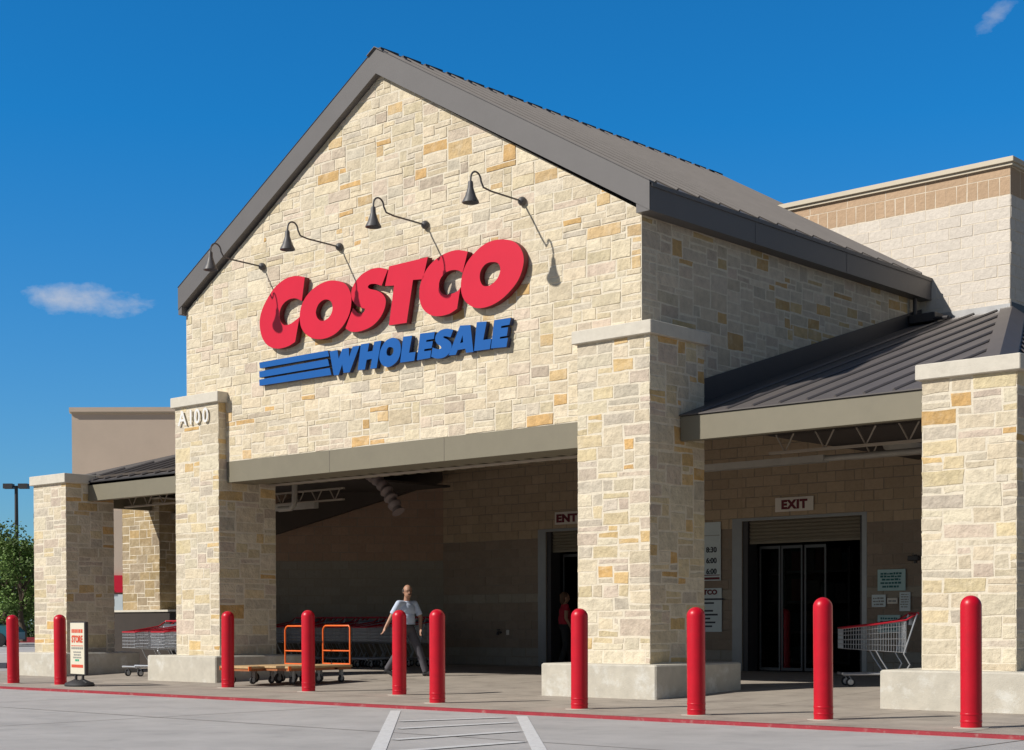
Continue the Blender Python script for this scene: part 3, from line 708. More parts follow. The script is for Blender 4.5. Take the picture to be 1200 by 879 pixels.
# ------------------------------------------------------------------ the big name sign
ZY = GY-.115
def W(u, v, y=ZY):
    d = F+RT*((u-600)/f_px)-UP*((v-439.5-321.24)/f_px); t = (y-cam_loc.y)/d.y; p = cam_loc+d*t; return (p.x, p.z)
def smooth_outline(pts, closed=True, sub=6):
    """pts: (u,v) or (u,v,1) for a sharp corner -> Catmull-Rom through them"""
    n = len(pts); out_ = []
    for i in range(n):
        p0, p1, p2, p3 = pts[i-1], pts[i], pts[(i+1) % n], pts[(i+2) % n]
        c1 = len(p1) > 2; c2 = len(p2) > 2
        A_ = Vector(p1[:2]); B_ = Vector(p2[:2])
        if c1 and c2: out_.append(tuple(A_)); continue
        m1 = (B_-Vector(p0[:2]))*.5 if not c1 else (B_-A_)*.9; m2 = (Vector(p3[:2])-A_)*.5 if not c2 else (B_-A_)*.9
        for k in range(sub):
            t = k/sub; h = (2*t**3-3*t**2+1, t**3-2*t**2+t, -2*t**3+3*t**2, t**3-t**2)
            out_.append(tuple(A_*h[0]+m1*h[1]+B_*h[2]+m2*h[3]))
    return out_
def letter(outer, inner, ox, oy, sc, face, edge, parent, y0=ZY, y1=GY-.022):
    """one raised letter: outline on the wall, real thickness, returned edges darker"""
    cu = bpy.data.curves.new('letter', 'CURVE'); cu.dimensions = '2D'; cu.fill_mode = 'BOTH'; cu.extrude = (y1-y0)/2
    for loop in [outer]+([inner] if inner else []):
        P_ = [W(ox+u*sc, oy+v*sc, y0) for u, v in smooth_outline(loop)]
        sp = cu.splines.new('POLY'); sp.points.add(len(P_)-1); sp.use_cyclic_u = True
        for k, (a, b) in enumerate(P_): sp.points[k].co = (a, b, 0, 1)
    t = bpy.data.objects.new('letter', cu); COL.objects.link(t); me = bpy.data.meshes.new_from_object(t.evaluated_get(bpy.context.evaluated_depsgraph_get())); bpy.data.objects.remove(t)
    me.transform(Matrix.Translation((0, (y0+y1)/2, 0)) @ Matrix.Rotation(R(90), 4, 'X'))
    me.materials.clear(); me.materials.append(face); me.materials.append(edge)
    for p in me.polygons: p.material_index = 0 if abs(p.normal.y) > .7 else 1; p.use_smooth = False
    o = bpy.data.objects.new('letter', me); COL.objects.link(o); o.parent = parent; o.matrix_parent_inverse = Matrix.Translation(-parent.location); return o
sg = empty('store_sign', (-4.5, GY, 5.4)); tag(sg, 'large raised red letters spelling COSTCO on the stone gable wall', 'sign')
s1 = 160/1172
c = 1
letter([(455,108,c),(380,98),(290,122),(200,195),(130,300),(85,400),(68,490),(78,590),(110,665),(160,708),(230,722),(310,702),(372,665,c),(410,450,c),(380,475),(330,510),(280,520),(248,485),(238,420),(262,350),(310,305),(370,290),(430,312,c)], None, 295, 310, s1, REDL, REDS, sg)
letter([(720,138),(800,165),(845,235),(855,320),(835,430),(780,530),(700,605),(600,640),(510,628),(440,570),(412,480),(422,370),(470,270),(550,190),(640,145)], [(645,300),(685,325),(692,390),(665,450),(610,485),(568,465),(550,410),(568,350),(602,312)], 295, 310, s1, REDL, REDS, sg)
letter([(398,265,c),(330,247),(250,262),(170,310),(110,385),(85,460),(98,530),(140,578),(205,600,c),(188,632),(150,640),(100,592,c),(35,768,c),(90,797),(170,790),(260,750),(330,680),(372,595),(380,520),(350,470),(300,442),(245,430),(228,412),(245,390),(290,386),(345,402,c)], None, 400, 280, s1, REDL, REDS, sg)
letter([(410,235,c),(742,155,c),(700,345,c),(615,352,c),(560,720,c),(408,742,c),(452,400,c),(375,404,c)], None, 400, 280, s1, REDL, REDS, sg)
letter([(1085,108,c),(1000,95),(920,113),(830,160),(750,235),(700,325),(672,420),(672,520),(698,595),(750,645),(820,664),(920,645),(993,600,c),(1022,415,c),(1000,445),(950,470),(890,480),(855,455),(838,400),(852,340),(895,290),(950,268),(1000,270),(1040,290,c)], None, 400, 280, s1, REDL, REDS, sg)
letter([(800,78),(880,90),(940,135),(975,210),(975,300),(940,410),(880,500),(790,590),(690,648),(590,668),(515,642),(462,585),(440,500),(450,390),(490,280),(560,190),(640,120),(720,86)], [(705,272),(755,280),(778,325),(765,390),(730,440),(680,475),(632,475),(606,430),(604,370),(625,320),(660,285)], 480, 270, s1, REDL, REDS, sg)
sb = empty('store_sign', (-4.5, GY, 4.7)); tag(sb, 'smaller raised blue letters spelling WHOLESALE with three blue bars at their left', 'sign')
s2 = 160/1200; s3 = 120/1172
def cc(pts): return [(a, b, 1) for a, b in pts]
YB = GY-.09
for q in ([(65,262),(668,155),(680,206),(72,312)], [(65,340),(668,230),(682,290),(68,394)], [(65,412),(685,308),(700,370),(68,466)]):
    o = letter(cc(q), None, 295, 390, s2, BLUEL, BLUES, sb, y0=YB); o.name = 'bar'
KW = dict(sc=s3, face=BLUEL, edge=BLUES, parent=sb, y0=YB)
letter(cc([(60,507),(150,490),(165,590),(205,478),(280,465),(285,570),(325,450),(405,438),(290,745),(220,752),(205,655),(165,775),(108,780)]), None, 380, 360, **KW)
letter(cc([(418,425),(515,410),(495,510),(552,500),(572,395),(652,382),(598,697),(525,705),(545,590),(485,602),(465,712),(382,720)]), None, 380, 360, **KW)
letter([(780,350),(840,370),(872,430),(872,520),(845,600),(795,655),(730,685),(670,665),(635,610),(632,540),(655,460),(705,385)], [(752,455),(788,472),(788,520),(760,555),(722,550),(712,510),(725,470)], 380, 360, **KW)
letter(cc([(903,338),(1005,325),(970,522),(1045,512),(1030,612),(868,635)]), None, 380, 360, **KW)
letter(cc([(22,303),(190,282),(180,362),(95,376),(92,398),(168,388),(155,468),(72,480),(68,504),(150,494),(138,580),(-15,608)]), None, 490, 360, **KW)
letter([(402,260,c),(335,245),(262,262),(210,308),(195,365),(212,412),(255,445),(262,470),(225,482),(165,462,c),(148,568,c),(215,588),(295,575),(358,522),(382,450),(370,402),(330,368),(292,350),(300,332),(370,345,c)], None, 490, 360, **KW)
letter(cc([(480,210),(598,203),(632,512),(548,522),(540,475),(452,490),(430,545),(348,552)]), cc([(508,320),(515,402),(480,412)]), 490, 360, **KW)
letter(cc([(670,172),(785,163),(745,375),(838,362),(820,480),(640,502)]), None, 490, 360, **KW)
letter(cc([(870,148),(1062,120),(1045,200),(952,216),(948,240),(1030,228),(1015,328),(938,340),(934,362),(1028,350),(1010,455),(832,472)]), None, 490, 360, **KW)

# ------------------------------------------------------------------ gooseneck lamps
LAMPM = mat('weathered_lamp_metal', (.085, .082, .085), .5, noise_s=20, noise_a=.15)
def gooseneck():
    e = empty('gooseneck_lamp')
    mb = MB(); ax = Matrix.Rotation(R(90), 3, 'X')
    mb.lathe([(.06, 0), (.06, .02), (.045, .05), (.02, .07)], LAMPM, n=16, o=(0, 0, 0), axis=ax); mb.build('wall_mount', e, True)
    mb = MB(); pts = [(0, -.03, 0), (0, -.3, .005), (0, -.62, .01), (0, -.76, .03)]
    for i in range(11):
        a = math.pi*i/10; pts.append((0, -.90+.095*math.cos(a)-.0, .10+.10*math.sin(a)))
    pts.append((0, -1.0, .04)); mb.tube(pts, 0.0125, LAMPM, n=8); mb.build('arm', e, True)
    mb = MB(); mb.lathe([(.026, .06), (.034, .04), (.036, -.02), (.048, -.06), (.073, -.135), (.108, -.20), (.110, -.215), (.102, -.21), (.045, -.07)], LAMPM, n=24, o=(0, -1.0, 0)); mb.build('lamp_shade', e, True)
    return e
g0 = gooseneck()
LP = [(-2.208, 6.512, 'gooseneck wall lamp nearest the right end of the gable, above the last letter'), (-4.025, 6.512, 'gooseneck wall lamp third from the left on the gable, right of the peak line'),
      (-5.822, 6.495, 'gooseneck wall lamp second from the left on the gable'), (-7.617, 6.481, 'leftmost gooseneck wall lamp, overlapping the sloping left roof edge')]
for i, (x, z, lb) in enumerate(LP):
    e = g0 if i == 0 else copy_tree(g0); e.location = (x, GY-.02, z); tag(e, lb, 'wall lamp', 'gooseneck lamps over the store name')

# ------------------------------------------------------------------ door signs and notices
def panel(name, x0, x1, z0, z1, m, label, cat, y=BY-.03, t=.015, group=None):
    e = empty(name, ((x0+x1)/2, y, z0)); tag(e, label, cat, group); mb = MB(); mb.box(x0, x1, y-t, y, z0, z1, m, bev=.002); o = mb.build('panel'); o.parent = e; o.matrix_parent_inverse = Matrix.Translation(-e.location); return e
def put(o, e): o.parent = e; o.matrix_parent_inverse = Matrix.Translation(-e.location); return o
e = panel('exit_sign', -2.905, -2.16, 2.80, 3.04, SIGNW, 'cream EXIT sign in dark red letters above the right doorway', 'sign')
put(text_mesh('lettering', 'EXIT', .20, (-2.53, BY-.05, 2.85), INKR, ext=.003, bold=.011, ax='CENTER', sx=1.1, spacing=1.14), e)
e = panel('enter_sign', -7.83, -6.55, 2.80, 3.04, SIGNW, 'cream ENTER sign half hidden behind the middle stone pier', 'sign')
put(text_mesh('lettering', 'ENTER', .20, (-7.79, BY-.05, 2.85), INKR, ext=.003, bold=.011, sx=1.3, spacing=1.08), e)
def lines(e, x0, x1, zs, m, h=.03, y=BY-.048, jit=.25, seed=1):
    rnd = random.Random(seed); o_ = None
    for z in zs:
        mb = MB()
        mid = (x0+x1)/2; w_ = (x1-x0)*(1-rnd.random()*jit); a = mid-w_/2
        while a < mid+w_/2-.01:
            l = rnd.uniform(.02, .07); b = min(a+l, mid+w_/2); mb.box(a, b, y-.002, y, z, z+h*rnd.uniform(.7, 1), m); a = b+.012
        o_ = put(mb.build('small_print'), e)
    return o_
e = panel('hours_board', -4.95, -4.02, 1.66, 2.69, SIGNB, 'tall pale opening-hours board with 8:30 and 6:00 left of the exit door', 'notice')
for k, s_ in enumerate(('8:30', '6:00', '6:00')): put(text_mesh('hours', s_, .13, (-4.10, BY-.05, 2.16-k*.19), INKD, ext=.002, bold=.004, ax='RIGHT'), e)
for k, s_ in enumerate(('10:00', '9:30', '10:00')): put(text_mesh('hours', s_, .13, (-4.52, BY-.05, 2.16-k*.19), INKD, ext=.002, bold=.004, ax='RIGHT'), e)
for z0_, z1_, m_ in ((1.68, 1.72, INKR), (1.75, 1.765, INKR), (2.45, 2.46, GRINK)): mb = MB(); mb.box(-4.93, -4.04, BY-.048, BY-.046, z0_, z1_, m_); put(mb.build('printed_line'), e)
e = panel('policy_board', -4.75, -4.0, .76, 1.53, SIGNB, 'smaller pale policy board with dark red COSTCO heading under the hours board', 'notice')
put(text_mesh('heading', 'COSTCO', .115, (-4.375, BY-.05, 1.42), INKR, ext=.002, bold=.006, ax='CENTER', sx=1.2), e)
for k, w_ in enumerate((.62, .42, .2, .40, .5, .34, .45, .38)): mb = MB(); mb.box(-4.68, -4.68+w_+.1, BY-.048, BY-.046, 1.32-k*.068, 1.35-k*.068, INKD); put(mb.build('small_print'), e)
e = panel('door_notice', -.965, -.47, 1.43, 1.775, SIGNT, 'pale teal notice with five lines of text, upper one right of the exit door', 'notice')
lines(e, -.92, -.52, [1.69, 1.645, 1.595, 1.54, 1.48], INKT, .035, seed=3)
e = panel('door_notice', -1.07, -.82, 1.17, 1.37, SIGNB, 'small square white notice below the teal one, left of three in a row', 'notice'); lines(e, -1.05, -.84, [1.30, 1.25, 1.20], GRINK, .025, seed=4)
e = panel('door_notice', -.79, -.61, 1.22, 1.315, SIGNW, 'tiny white label strip between the square and the tall notice', 'notice'); lines(e, -.78, -.62, [1.25], GRINK, .03, seed=5)
e = panel('door_notice', -.575, -.385, 1.10, 1.405, SIGNB, 'narrow upright white notice, right of three in a row', 'notice'); lines(e, -.56, -.40, [1.36-k*.04 for k in range(6)], GRINK, .018, seed=6)
e = panel('door_notice', -.965, -.565, .75, 1.04, SIGNT, 'pale teal notice seen behind the lone shopping cart basket', 'notice'); lines(e, -.92, -.60, [.97, .91, .86, .80], INKT, .035, seed=7)
e = empty('wall_light', (-.30, BY, 1.93)); tag(e, 'small dark wall fixture right of the notices by the stone pier', 'fixture'); mb = MB(); mb.box(-.40, -.22, BY-.12, BY-.01, 1.90, 1.98, DARKM, bev=.01); mb.box(-.33, -.29, BY-.03, BY-.012, 1.86, 2.0, DARKM); put(mb.build('housing'), e)
e = empty('wall_outlet', (-9.2, BY, .72)); tag(e, 'small outlet and hose tap on the wall left of the entrance', 'outlet'); mb = MB(); mb.box(-9.11, -9.04, BY-.03, BY-.012, .69, .79, SIGNW, bev=.004); put(mb.build('cover_plate'), e); mb = MB(); mb.tube([(-9.27, BY-.01, .74), (-9.27, BY-.10, .74), (-9.27, BY-.11, .69)], .025, DARKM, n=8); mb.tube([(-9.31, BY-.08, .79), (-9.23, BY-.08, .79)], .012, DARKM, n=6); put(mb.build('tap'), e)

# ------------------------------------------------------------------ bollards
def bollard(h, r=.092):
    mb = MB(); prof = [(r*1.0, 0), (r, h*.5), (r, h-r*.95)]
    for i in range(1, 8): a = math.pi/2*i/8; prof.append((r*math.cos(a), h-r*.95+r*.95*math.sin(a)))
    prof.append((r*.02, h)); 
    for z in (.10, .16): pass
    e = empty('bollard'); mb.lathe(prof, BOLL, n=32); mb.build('sleeve', e, True)
    mb = MB(); mb.lathe([(r+.001, .045), (r+.003, .05), (r+.003, .058), (r+.001, .063)], BOLL, n=32); mb.lathe([(r+.001, .105), (r+.003, .11), (r+.003, .117), (r+.001, .122)], BOLL, n=32); mb.build('base_ring', e, True)
    mb = MB(); mb.lathe([(r+.065, -.002), (r+.06, .004), (r+.01, .005)], mat('pale_grout_pad', (.44, .41, .35), .9, noise_s=8, noise_a=.15), n=24); mb.build('footing', e, True)
    return e
b0 = bollard(1.088)
BL = [(-10.701, -2.39, 1.08, 'red bollard nearest the left edge of the picture, left of the short left pier'), (-9.587, -2.244, 1.08, 'red bollard just left of the cream sandwich board stand'),
      (-6.694, -1.289, 1.115, 'red bollard in front of the left tall pier, at the front of the flatbed trolleys'), (-4.788, -1.389, 1.115, 'red bollard standing between the two orange trolley handles'),
      (-3.078, -1.312, 1.105, 'red bollard in front of the walking man, left of a close pair'), (-1.251, -2.455, 1.095, 'red bollard right of the walking man, right of a close pair'),
      (.835, -2.38, 1.088, 'red bollard before the left side of the middle stone pier'), (2.439, -2.474, 1.088, 'red bollard at the shaded right side of the middle stone pier'),
      (3.814, -2.328, 1.17, 'tall red bollard in front of the exit door and lone cart'), (5.402, -2.505, 1.165, 'tall red bollard before the right stone pier, rightmost')]
for i, (x, y, h, lb) in enumerate(BL):
    e = b0 if i == 0 else copy_tree(b0); e.location = (x, y, 0); e.scale = (1, 1, h/1.088); e.rotation_euler = (R(random.uniform(-.5, .5)), R(random.uniform(-.5, .5)), random.uniform(0, 3)); tag(e, lb, 'bollard', 'red bollards along the storefront')
e = copy_tree(b0); e.location = (-3.2, BY+.75, .085); tag(e, 'dark red bollard inside the exit doorway behind the glass', 'bollard', 'red bollards inside the doorways')
e = copy_tree(b0); e.location = (-7.55, BY+.9, .085); tag(e, 'dark red bollard inside the entrance doorway by the woman', 'bollard', 'red bollards inside the doorways')

# ------------------------------------------------------------------ shopping carts
def cart_wheel(e, x, y, r=.06):
    mb = MB(); ax = Matrix.Rotation(R(90), 3, 'X'); mb.lathe([(r*.7, -.014), (r, -.010), (r, .010), (r*.7, .014)], RUBBER, n=20, o=(x, y, r), axis=ax)
    w_ = mb.build('wheel', e, True); mb = MB(); mb.lathe([(r*.3, -.018), (r*.62, -.016), (r*.62, .016), (r*.3, .018)], WIRE, n=16, o=(x, y, r), axis=ax); h = mb.build('hub', w_, True)
    mb = MB(); mb.tube([(x, y-.024, r), (x, y-.024, r+.05), (x-.02, y, r+.085), (x, y+.024, r+.05), (x, y+.024, r)], .006, WIRE, n=5); mb.build('caster_fork', w_)
def make_cart():
    e = empty('shopping_cart'); wn, wr = .20, .275; L = .80      # half widths nose / rear
    def hw(x): return wn+(wr-wn)*min(1, x/L)
    def zb(x): return .50-.055*x/L
    def zt(x): return .755+.10*(x/L)**1.2
    mb = MB(); r = .0026
    for s in (-1, 1):
        x = .0
        while x <= L+.001: mb.tube([(x, s*hw(x), zb(x)), (x, s*hw(x), zt(x))], r, WIRE, n=4, cap=False); x += .034
        for f_ in (0, .22, .44, .66, .85, 1): mb.tube([(0, s*hw(0), zb(0)+(zt(0)-zb(0))*f_), (L, s*hw(L), zb(L)+(zt(L)-zb(L))*f_)], r*(1.7 if f_ in (0, 1, .44) else 1.1), WIRE, n=4)
    for xx, f_s in ((0, 1), (L, 1)):
        y = -hw(xx)
        while y <= hw(xx)+.001: mb.tube([(xx, y, zb(xx)), (xx, y, zt(xx))], r, WIRE, n=4, cap=False); y += .034
        for f_ in (0, .22, .44, .66, .85, 1): z = zb(xx)+(zt(xx)-zb(xx))*f_; mb.tube([(xx, -hw(xx), z), (xx, hw(xx), z)], r*(2.2 if xx == 0 else 1.3), WIRE, n=4)
    x = 0
    while x <= L: mb.tube([(x, -hw(x), zb(x)), (x, hw(x), zb(x))], r, WIRE, n=4, cap=False); x += .05
    for k in range(-5, 6): mb.tube([(0, k/5*hw(0), zb(0)), (L, k/5*hw(L), zb(L))], r, WIRE, n=4)
    mb.build('basket', e)
    mb = MB()
    for s in (-1, 1): mb.tube([(0, s*hw(0), zt(0)+.012), (.4, s*hw(.4), zt(.4)+.012), (L, s*hw(L), zt(L)+.012), (L+.13, s*hw(L), .945)], .012, CARTRED, n=6)
    mb.tube([(0, -hw(0), zt(0)+.012), (0, hw(0), zt(0)+.012)], .012, CARTRED, n=6); mb.build('red_rim', e, True)
    mb = MB(); mb.tube([(L+.15, -wr-.005, .955), (L+.15, wr+.005, .955)], .017, CARTRED, n=10); h = mb.build('handle', e, True)
    mb = MB(); mb.box(L+.06, L+.10, -wr+.06, wr-.06, .80, .90, CARTGR, bev=.004); mb.build('handle_flap', h)
    mb = MB()
    for s in (-1, 1):
        yy = s*wr
        mb.tube([(L+.14, yy, .95), (L-.03, yy*1.0, zb(L)-.02), (L+.05, yy*.98, .29), (L-.02, yy*.95, .17)], .011, WIRE, n=8)
        mb.tube([(.42, s*hw(.42), zb(.42)), (.48, s*hw(.42), .36), (.60, s*.23, .17)], .009, WIRE, n=8)
        mb.tube([(L+.02, s*.25, .17), (.06, s*.19, .16)], .014, WIRE, n=8); mb.tube([(.0, s*.2, .16), (.10, s*.19, .16)], .016, WIRE, n=8)
    for x in (.04, .2, .35, .5, .65, .8): mb.tube([(x, -.2, .165), (x, .2, .165)], .006, WIRE, n=6)
    mb.tube([(0, -.2, .17), (0, .2, .17)], .016, WIRE, n=8); mb.build('chassis', e, True)
    for x, y in ((.10, -.19), (.10, .19), (.76, -.24), (.76, .24)): cart_wheel(e, x, y)
    return e
c0 = make_cart()
ca = math.atan2(RT.y, RT.x)
c0.location = (1.02, 2.80, .085); c0.rotation_euler = (0, 0, ca-.05); tag(c0, 'lone shopping cart parked by the right pier, nose to the left', 'shopping cart')
def row(x, y, n, dy, label_front, label_rest, group, rz=R(90)):
    for k in range(n):
        e = copy_tree(c0); e.location = (x+random.uniform(-.01, .01), y+dy*k, fz(y+dy*k)+.001); e.rotation_euler = (0, 0, rz+R(random.uniform(-1, 1)))
        tag(e, label_front if k == 0 else label_rest, 'shopping cart', group)
row(-11.40, .22, 5, .27, 'front cart of the nested row nearest the short left pier', 'cart nested behind the front one in the row nearest the short left pier', 'carts nested in the row by the left pier')
row(-10.66, .30, 5, .27, 'front cart of the nested row against the left tall pier', 'cart nested behind the front one against the left tall pier', 'carts nested against the left tall pier')
nm = ['rightmost', 'second from the right', 'third from the right', 'leftmost']
for k, x in enumerate((-10.25, -11.0, -11.75, -12.5)):
    row(x, 4.55 + (0 if k < 2 else -.2*(k-1)), 4 if k < 2 else 3, .27, 'front cart of the %s nested row in shade behind the trolleys' % nm[k], 'cart nested deep in the %s row behind the flatbed trolleys' % nm[k], 'carts in the %s shaded row' % nm[k])

# ------------------------------------------------------------------ flatbed trolleys
def make_trolley():
    e = empty('flatbed_trolley'); w_ = .33; L = 1.22; zd = .235
    mb = MB(); mb.box(-w_-.015, w_+.015, -L-.015, .015, zd, zd+.032, WOOD, bev=.003); mb.build('deck', e)
    mb = MB(); mb.box(-w_-.004, w_+.004, -L, -L+.03, zd-.04, zd-.003, RUST); mb.box(-w_-.004, w_+.004, -.03, 0, zd-.04, zd-.003, RUST)
    mb.box(-w_, -w_+.03, -L+.03, -.03, zd-.04, zd-.003, RUST); mb.box(w_-.03, w_, -L+.03, -.03, zd-.04, zd-.003, RUST)
    for y in (-.3, -.9): mb.box(-w_, w_, y-.03, y+.03, zd-.035, zd-.002, ORANGE)
    for x in (-w_-.02, w_+.003): mb.box(x, x+.017, -L-.02, -L+.03, zd-.03, zd+.03, ORANGE)
    mb.build('frame', e)
    mb = MB(); h = .86; x = w_-.02; r = .0135
    mb.tube([(-x, 0, zd), (-x, 0, h-.06), (-x+.025, 0, h-.02), (-x+.06, 0, h), (x-.025, 0, h), (x, 0, h-.03), (x, 0, zd)], r, ORANGE, n=10); mb.tube([(-x, 0, zd+.24), (x, 0, zd+.24)], r*.85, ORANGE, n=10)
    mb.tube([(-x, 0, zd+.04), (x, 0, zd+.04)], r*.85, ORANGE, n=10); mb.build('handle', e, True)
    for x, y, r in ((-.24, -.12, .055), (.24, -.12, .055), (-.28, -.62, .075), (.28, -.62, .075), (-.24, -1.08, .055), (.24, -1.08, .055)):
        ax = Matrix.Rotation(R(90), 3, 'Y'); mb = MB(); mb.lathe([(r*.6, -.017), (r, -.013), (r, .013), (r*.6, .017)], RUBBER, n=20, o=(x, y, r), axis=ax); wl = mb.build('wheel', e, True)
        mb = MB(); mb.lathe([(r*.2, -.02), (r*.5, -.018), (r*.5, .018), (r*.2, .02)], ALU, n=14, o=(x, y, r), axis=ax); mb.build('hub', wl, True)
        mb = MB(); mb.box(x-.028, x-.022, y-.02, y+.02, r, zd-.03, ALU); mb.box(x+.022, x+.028, y-.02, y+.02, r, zd-.03, ALU); mb.box(x-.03, x+.03, y-.035, y+.035, zd-.042, zd-.036, ALU); mb.build('bracket', wl)
    return e
t0 = make_trolley(); t0.location = (-7.06, .35, .03); tag(t0, 'left flatbed trolley with plywood deck and orange handle, nearer the left tall pier', 'flatbed trolley', 'flatbed trolleys by the left tall pier')
t1 = copy_tree(t0); t1.location = (-6.50, .64, .035); tag(t1, 'right flatbed trolley with plywood deck and orange handle, behind the bollard', 'flatbed trolley', 'flatbed trolleys by the left tall pier')

# ------------------------------------------------------------------ sandwich board
e = empty('sign_stand', (-8.90, -2.35, 0), R(-8)); tag(e, 'narrow cream message sign with red lettering on a black rubber base', 'sign stand')
SBX = .24
mb = MB(); prof = [(.27, 0), (.28, .02), (.26, .05), (.18, .075), (.09, .095)]; mb.lathe(prof, RUBBER, n=28); b_ = mb.build('rubber_base', e, True); b_.scale = (1.0, .75, 1)
mb = MB()
for k in range(6): a = k*math.pi/3; mb.tube([(.10*math.cos(a), .08*math.sin(a), .09), (.25*math.cos(a), .18*math.sin(a), .045)], .02, RUBBER, n=6)
mb.build('rubber_ribs', b_, True)
for x in (-.12, .12): mb = MB(); mb.tube([(x, 0, .07), (x, 0, .22)], .022, DARKM, n=8); mb.build('spring_mount', e, True)
mb = MB(); mb.box(-SBX-.02, SBX+.02, -.028, .028, .17, .965, DARKM, bev=.006); fr_ = mb.build('frame', e)
mb = MB(); mb.box(-SBX, SBX, -.033, -.029, .185, .95, CREAM); mb.box(-SBX, SBX, .029, .033, .185, .95, CREAM); mb.build('message_panel', e)
def sl(z0, z1, w_, m, y=-.031):
    mbx.box(-w_, w_, y, y+.001, z0, z1, m)
for y in (-.0355,):
    mbx = MB(); rnd = random.Random(4)
    for z, h, m, wd in ((.80, .055, ORINK, .19), (.60, .012, ORINK, .20), (.555, .03, GRINK, .2), (.50, .022, GRINK, .13), (.46, .022, GRINK, .12), (.42, .022, GRINK, .14), (.375, .03, GREENINK, .07)):
        a = -wd
        while a < wd-.02: l = rnd.uniform(.03, .07); mbx.box(a, min(a+l, wd), y, y+.002, z, z+h, m); a += l+.014
    mbx.box(-.2, .2, y, y+.002, .28, .325, ORINK); mbx.build('small_print', e)
text_mesh('lettering', 'STORE', .14, (0, -.036, .66), ORINK, e, ext=.001, bold=.006, ax='CENTER', sx=.9)

# ------------------------------------------------------------------ people
class Blob(MB):
    def ell(s, c_, r_, rot=None, n=14):
        M = Matrix.Identity(3) if rot is None else rot; base = len(s.v); c_ = Vector(c_); ml = n//2
        for i in range(ml+1):
            ph = math.pi*i/ml
            for j in range(n): a = 2*math.pi*j/n; s.v.append(tuple(c_+M @ Vector((r_[0]*math.sin(ph)*math.cos(a), r_[1]*math.sin(ph)*math.sin(a), r_[2]*math.cos(ph)))))
        for i in range(ml):
            for j in range(n): s.f.append((base+i*n+j, base+(i+1)*n+j, base+(i+1)*n+(j+1) % n, base+i*n+(j+1) % n)); s.m.append(0); s.c.append(None)
    def cap(s, a, ra, b, rb, flat=False, n=14, sq=(1, 1)):
        a = Vector(a); b = Vector(b); d = (b-a).normalized(); u = d.orthogonal().normalized(); w_ = d.cross(u); base = len(s.v); rings = []
        if not flat: rings += [(a-d*ra*math.sin(t), ra*math.cos(t)) for t in (1.5, 1.1, .6)]
        rings += [(a, ra), (a.lerp(b, .5), (ra+rb)/2), (b, rb)]
        if not flat: rings += [(b+d*rb*math.sin(t), rb*math.cos(t)) for t in (.6, 1.1, 1.5)]
        for p, r in rings:
            for j in range(n): an = 2*math.pi*j/n; s.v.append(tuple(p+(u*math.cos(an)+w_*math.sin(an))*r))
        for i in range(len(rings)-1):
            for j in range(n): s.f.append((base+i*n+j, base+i*n+(j+1) % n, base+(i+1)*n+(j+1) % n, base+(i+1)*n+j)); s.m.append(0); s.c.append(None)
        s.f.append(tuple(base+j for j in range(n-1, -1, -1))); s.m.append(0); s.c.append(None); k = base+(len(rings)-1)*n
        s.f.append(tuple(k+j for j in range(n))); s.m.append(0); s.c.append(None)
    def fuse(s, name, m, parent, scale, vox=.010, it=3):
        me = bpy.data.meshes.new(name); me.from_pydata(s.v, [], s.f); o = bpy.data.objects.new(name, me); COL.objects.link(o)
        rm = o.modifiers.new('r', 'REMESH'); rm.mode = 'VOXEL'; rm.voxel_size = vox
        sm = o.modifiers.new('s', 'SMOOTH'); sm.iterations = it; sm.factor = .5
        me2 = bpy.data.meshes.new_from_object(o.evaluated_get(bpy.context.evaluated_depsgraph_get())); bpy.data.objects.remove(o)
        me2.materials.clear(); me2.materials.append(m); me2.transform(Matrix.Scale(scale, 4)); me2.polygons.foreach_set('use_smooth', [True]*len(me2.polygons)); me2.name = name
        o = bpy.data.objects.new(name, me2); COL.objects.link(o); 
        if parent: o.parent = parent
        return o
def rotz(a): return Matrix.Rotation(a, 3, 'Z')
